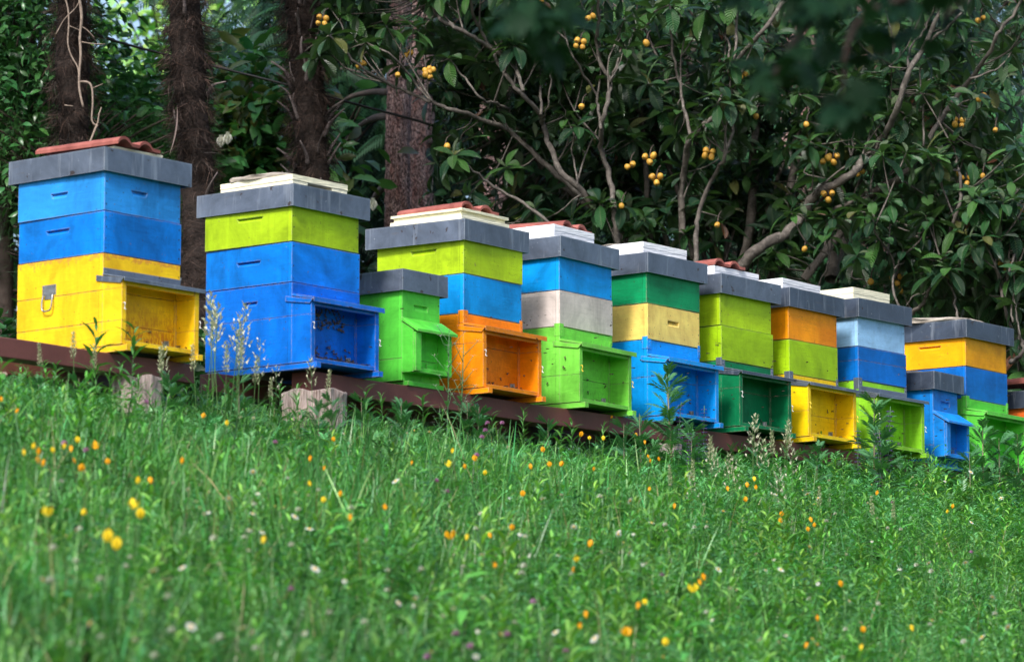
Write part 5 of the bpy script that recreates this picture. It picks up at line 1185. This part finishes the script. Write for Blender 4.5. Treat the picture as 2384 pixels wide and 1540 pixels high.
# arching grass blades along the beams
def arch():
    Ts = []
    for i in range(5):
        a = rnd.uniform(0, 6.28); Ts.append(xf(leaf(1.0, .045, 8, rnd.uniform(1.3, 2.3), .25, .3, 2), frames(np.array([[math.cos(a) * .35, math.sin(a) * .35, 1.0]]), np.array([0.0]))[0], rnd.uniform(.7, 1.1), (0, 0, 0)))
    return tint_T(merge(Ts), (.065, .19, .07))
AR = [mesh_of(arch(), 'grass_tuft', M['grass']) for _ in range(3)]
g_ = 'tufts of long arching grass along the beams'
for i, px in enumerate((40,100,160,420,455,480,610,900,1060,1120,1160,1190,1300,1350,1420,1445,1460,1560,1690,1770,1830,1850,1880,1900,1990,2010,2100,2140,2170,2200,2300,2340)):
    s_ = -rnd.uniform(.15, .45); t = row_at(px, 1.9, s_); x, y = xy(t, s_); z = float(ground(x, y))
    lab = 'tuft of long arching grass below the ' + where(px, 900)[1].replace('gap', 'gap')
    simple('grass_tuft', 'grass tuft', lab, AR[i % 3], None, (x, y, z), rnd.uniform(0, 6.28), rnd.uniform(.22, .38) if px > 380 else .3, g_)
# white-flowered fleabane and purple sage
def branchy(n, col, cen, kind):
    Ts = [tube(smooth([(0, 0, 0), (.02, 0, .5), (-.01, 0, 1)], 3), np.linspace(.006, .003, 7), 4, (.12, .26, .12))]
    for i in range(n):
        if kind == 'daisy':
            u = .45 + .5 * i / n; a = i * 2.4; tip = np.array([math.cos(a) * .10, math.sin(a) * .10, u + .12]); Ts.append(tube([(0, 0, u), tip], [.003, .002], 4, (.12, .26, .12)))
            for k in range(7):
                b = k * .9; Ts.append(xf(leaf(.036, .018, 1, .2, .1, .6, 2), frames(np.array([[math.cos(b), math.sin(b), .5]]), np.array([0.]))[0], 1, tip, col))
        else:
            u = .45 + .55 * i / n
            for k in range(4):
                b = k * 1.57 + i; Ts.append(xf(leaf(.045, .022, 2, .8, .3, .6, 2), frames(np.array([[math.cos(b), math.sin(b), .3]]), np.array([0.]))[0], 1, (0, 0, u), np.array(col) * rnd.uniform(.7, 1.2)))
    for i in range(7):
        a = i * 2.4; Ts.append(xf(leaf(.16, .035, 3, .8, .2), frames(np.array([[math.cos(a), math.sin(a), .6]]), np.array([0.]))[0], 1, (0, 0, .08 + .1 * i), (.07, .2, .07)))
    return merge(Ts)
FB = mesh_of(branchy(12, (.72, .70, .76), None, 'daisy'), 'fleabane', M['petal']); SG = mesh_of(branchy(14, (.20, .10, .46), None, 'sage'), 'sage', M['petal'])
for px, yt, off, lab in ((1036,768,.2,'tall white-flowered fleabane before the small green and orange hives'),(1062,800,.25,'second fleabane stalk beside the tall one at the orange hive'),(1022,950,.5,'short white-flowered fleabane below the small green hive'),(928,990,.6,'pale-flowered fleabane lower in the grass below the small green hive')):
    tall(px, yt, 0, FB, 'fleabane', 'flower', lab, 'white-flowered fleabane', off)
for px, yt, off, lab in ((2062,945,.25,'purple sage spike before the spring-green porch'),(1992,995,.2,'purple sage spike between the yellow and spring-green hives'),(1640,945,.2,'purple sage spike at the right side of the azure porch'),(1578,935,.2,'purple sage spike before the azure porch'),(1600,1000,.4,'short purple sage below the azure hive'),(1622,1010,.35,'purple sage right of the tall mugwort at the azure hive'),(2045,1000,.3,'purple sage low in the mugwort at the spring-green hive')):
    tall(px, yt, 0, SG, 'sage', 'flower', lab, 'purple sage spikes', off)

# ------------------------------------------------------------------ tree overhanging the camera side, its leaves blurred at the top of the picture
def overhang():
    Y = 7.2; base = (3.9, 7.4, float(ground(np.array(3.9), np.array(7.4))) - .1); root = thing('overhanging_tree', 'dark blurred leafy branches hanging into the top right from a near tree', 'tree', base)
    b = np.array(base); wd = NM(); fo = NM()
    top = at(2700, -500, Y); wd.add(*tube(smooth([np.zeros(3), (top - b) * [.3, 1, .5], top - b], 5), np.linspace(.16, .05, 11), 10, wob=.1))
    T0 = leaf(.06, .028, 3, .5, .15, .5, 2); Ts = [xf(T0, [[math.cos(a), math.sin(a), 0], [-math.sin(a), math.cos(a), 0], [0, 0, 1]], k, (0, .01, 0)) for a, k in ((0, 1.15), (.7, .95), (-.7, .95), (1.4, .7), (-1.4, .7))]
    ML = merge(Ts)
    def spread_(n, x0, y0, x1, y1, sx=.05):
        px = rng.uniform(x0, x1, n); py = rng.uniform(y0, y1, n)
        P = np.array([at(a, c, Y + rng.normal(0, .25)) for a, c in zip(px, py)]) - b
        D = rng.normal(0, 1, (n, 3)) * [1, .8, .4] + [0, 0, -.5]; fo.rep(ML, frames(D, rng.normal(0, .6, n)), rng.uniform(.7, 1.15, n), P, jit((.010, .042, .015), n, .25, .1))
    for br in ([(2700,-500),(2400,-200),(2150,-30),(1990,60),(1960,240)], [(2400,-200),(2050,-160),(1900,20),(1800,180),(1745,215)], [(2050,-160),(1600,-240),(1300,-120),(1230,30)], [(2400,-200),(2300,-60),(2200,40)]):
        wd.add(*tube(smooth([at(x, y, Y) - b for x, y in br], 4), np.linspace(.02, .003, (len(br) - 1) * 4 + 1), 6))
    spread_(14, 1160, -20, 1320, 85); spread_(9, 1200, 30, 1300, 100)
    spread_(34, 1720, -40, 2230, 40); spread_(16, 1860, 40, 2080, 160); spread_(9, 1760, 130, 1900, 220); spread_(9, 1930, 180, 2030, 270); spread_(8, 2050, 60, 2180, 110)
    P = rng.normal(0, 1, (1900, 3)) * [.75, .5, .35] + (at(1800, 0, Y) + np.array([-.45, -.65, 1.0]) - b); W_ = P + b; P = P[W_[:, 2] > W_[:, 1] * .30 + .12]  # unseen leaf mass added towards the sun to shade the hanging leaves
    fo.rep(ML, frames(rng.normal(0, 1, (len(P), 3)) + [0, 0, -.3], rng.normal(0, .6, len(P))), rng.uniform(.8, 1.5, len(P)), P, jit((.014, .045, .018), len(P), .25, .1))
    wd.build('trunk', M['dark_wood'], root); fo.build('foliage', M['needle'], root)
overhang()
# ------------------------------------------------------------------ wood continued out of view, trees added to dim light on the hives
def side_tree(x, y, h, lab, n=1500, style='round', size=.2):
    z = float(ground(np.array(float(x)), np.array(float(y)))) - .1; root = thing('background_tree', lab, 'tree', (x, y, z), 0, GRP); wd = NM(); nm = NM()
    wd.add(*tube(smooth([(0, 0, 0), (.1, 0, h * .5), (0, 0, h)], 4), np.linspace(.18, .04, 9), 8, wob=.1))
    for k in range(16):
        c = np.array([rnd.uniform(-1.6, 1.6), rnd.uniform(-1.6, 1.6), rnd.uniform(.12, 1.05) * h]); q = np.array([0, 0, c[2] * .8]); wd.add(*tube([q, (q + c) / 2 + [0, 0, .1], c], [.03, .02, .01], 4))
        p = c + rng.normal(0, .7, (n // 16, 3)); nm.rep(BL[style], frames(rng.normal(0, 1, (len(p), 3)), rng.normal(0, .7, len(p))), size * rng.uniform(.7, 1.3, len(p)), p, jit((.02, .06, .022), len(p), .3, .1))
    wd.build('trunk', M['dark_wood'], root); nm.build('foliage', M['bgleaf'], root)
for x, y, h, lab in ((6.2, 24, 6, 'added unseen tree beyond the right edge, behind the row'), (8.5, 19.5, 6.5, 'added unseen tree beyond the right edge, at the end of the row'), (10.5, 14.5, 6, 'added unseen tree right of the meadow'), (-6.5, 21, 6, 'added unseen tree beyond the left edge, behind the row'), (-9, 15.5, 5.5, 'added unseen tree left of the meadow')):
    side_tree(x, y, h, lab)
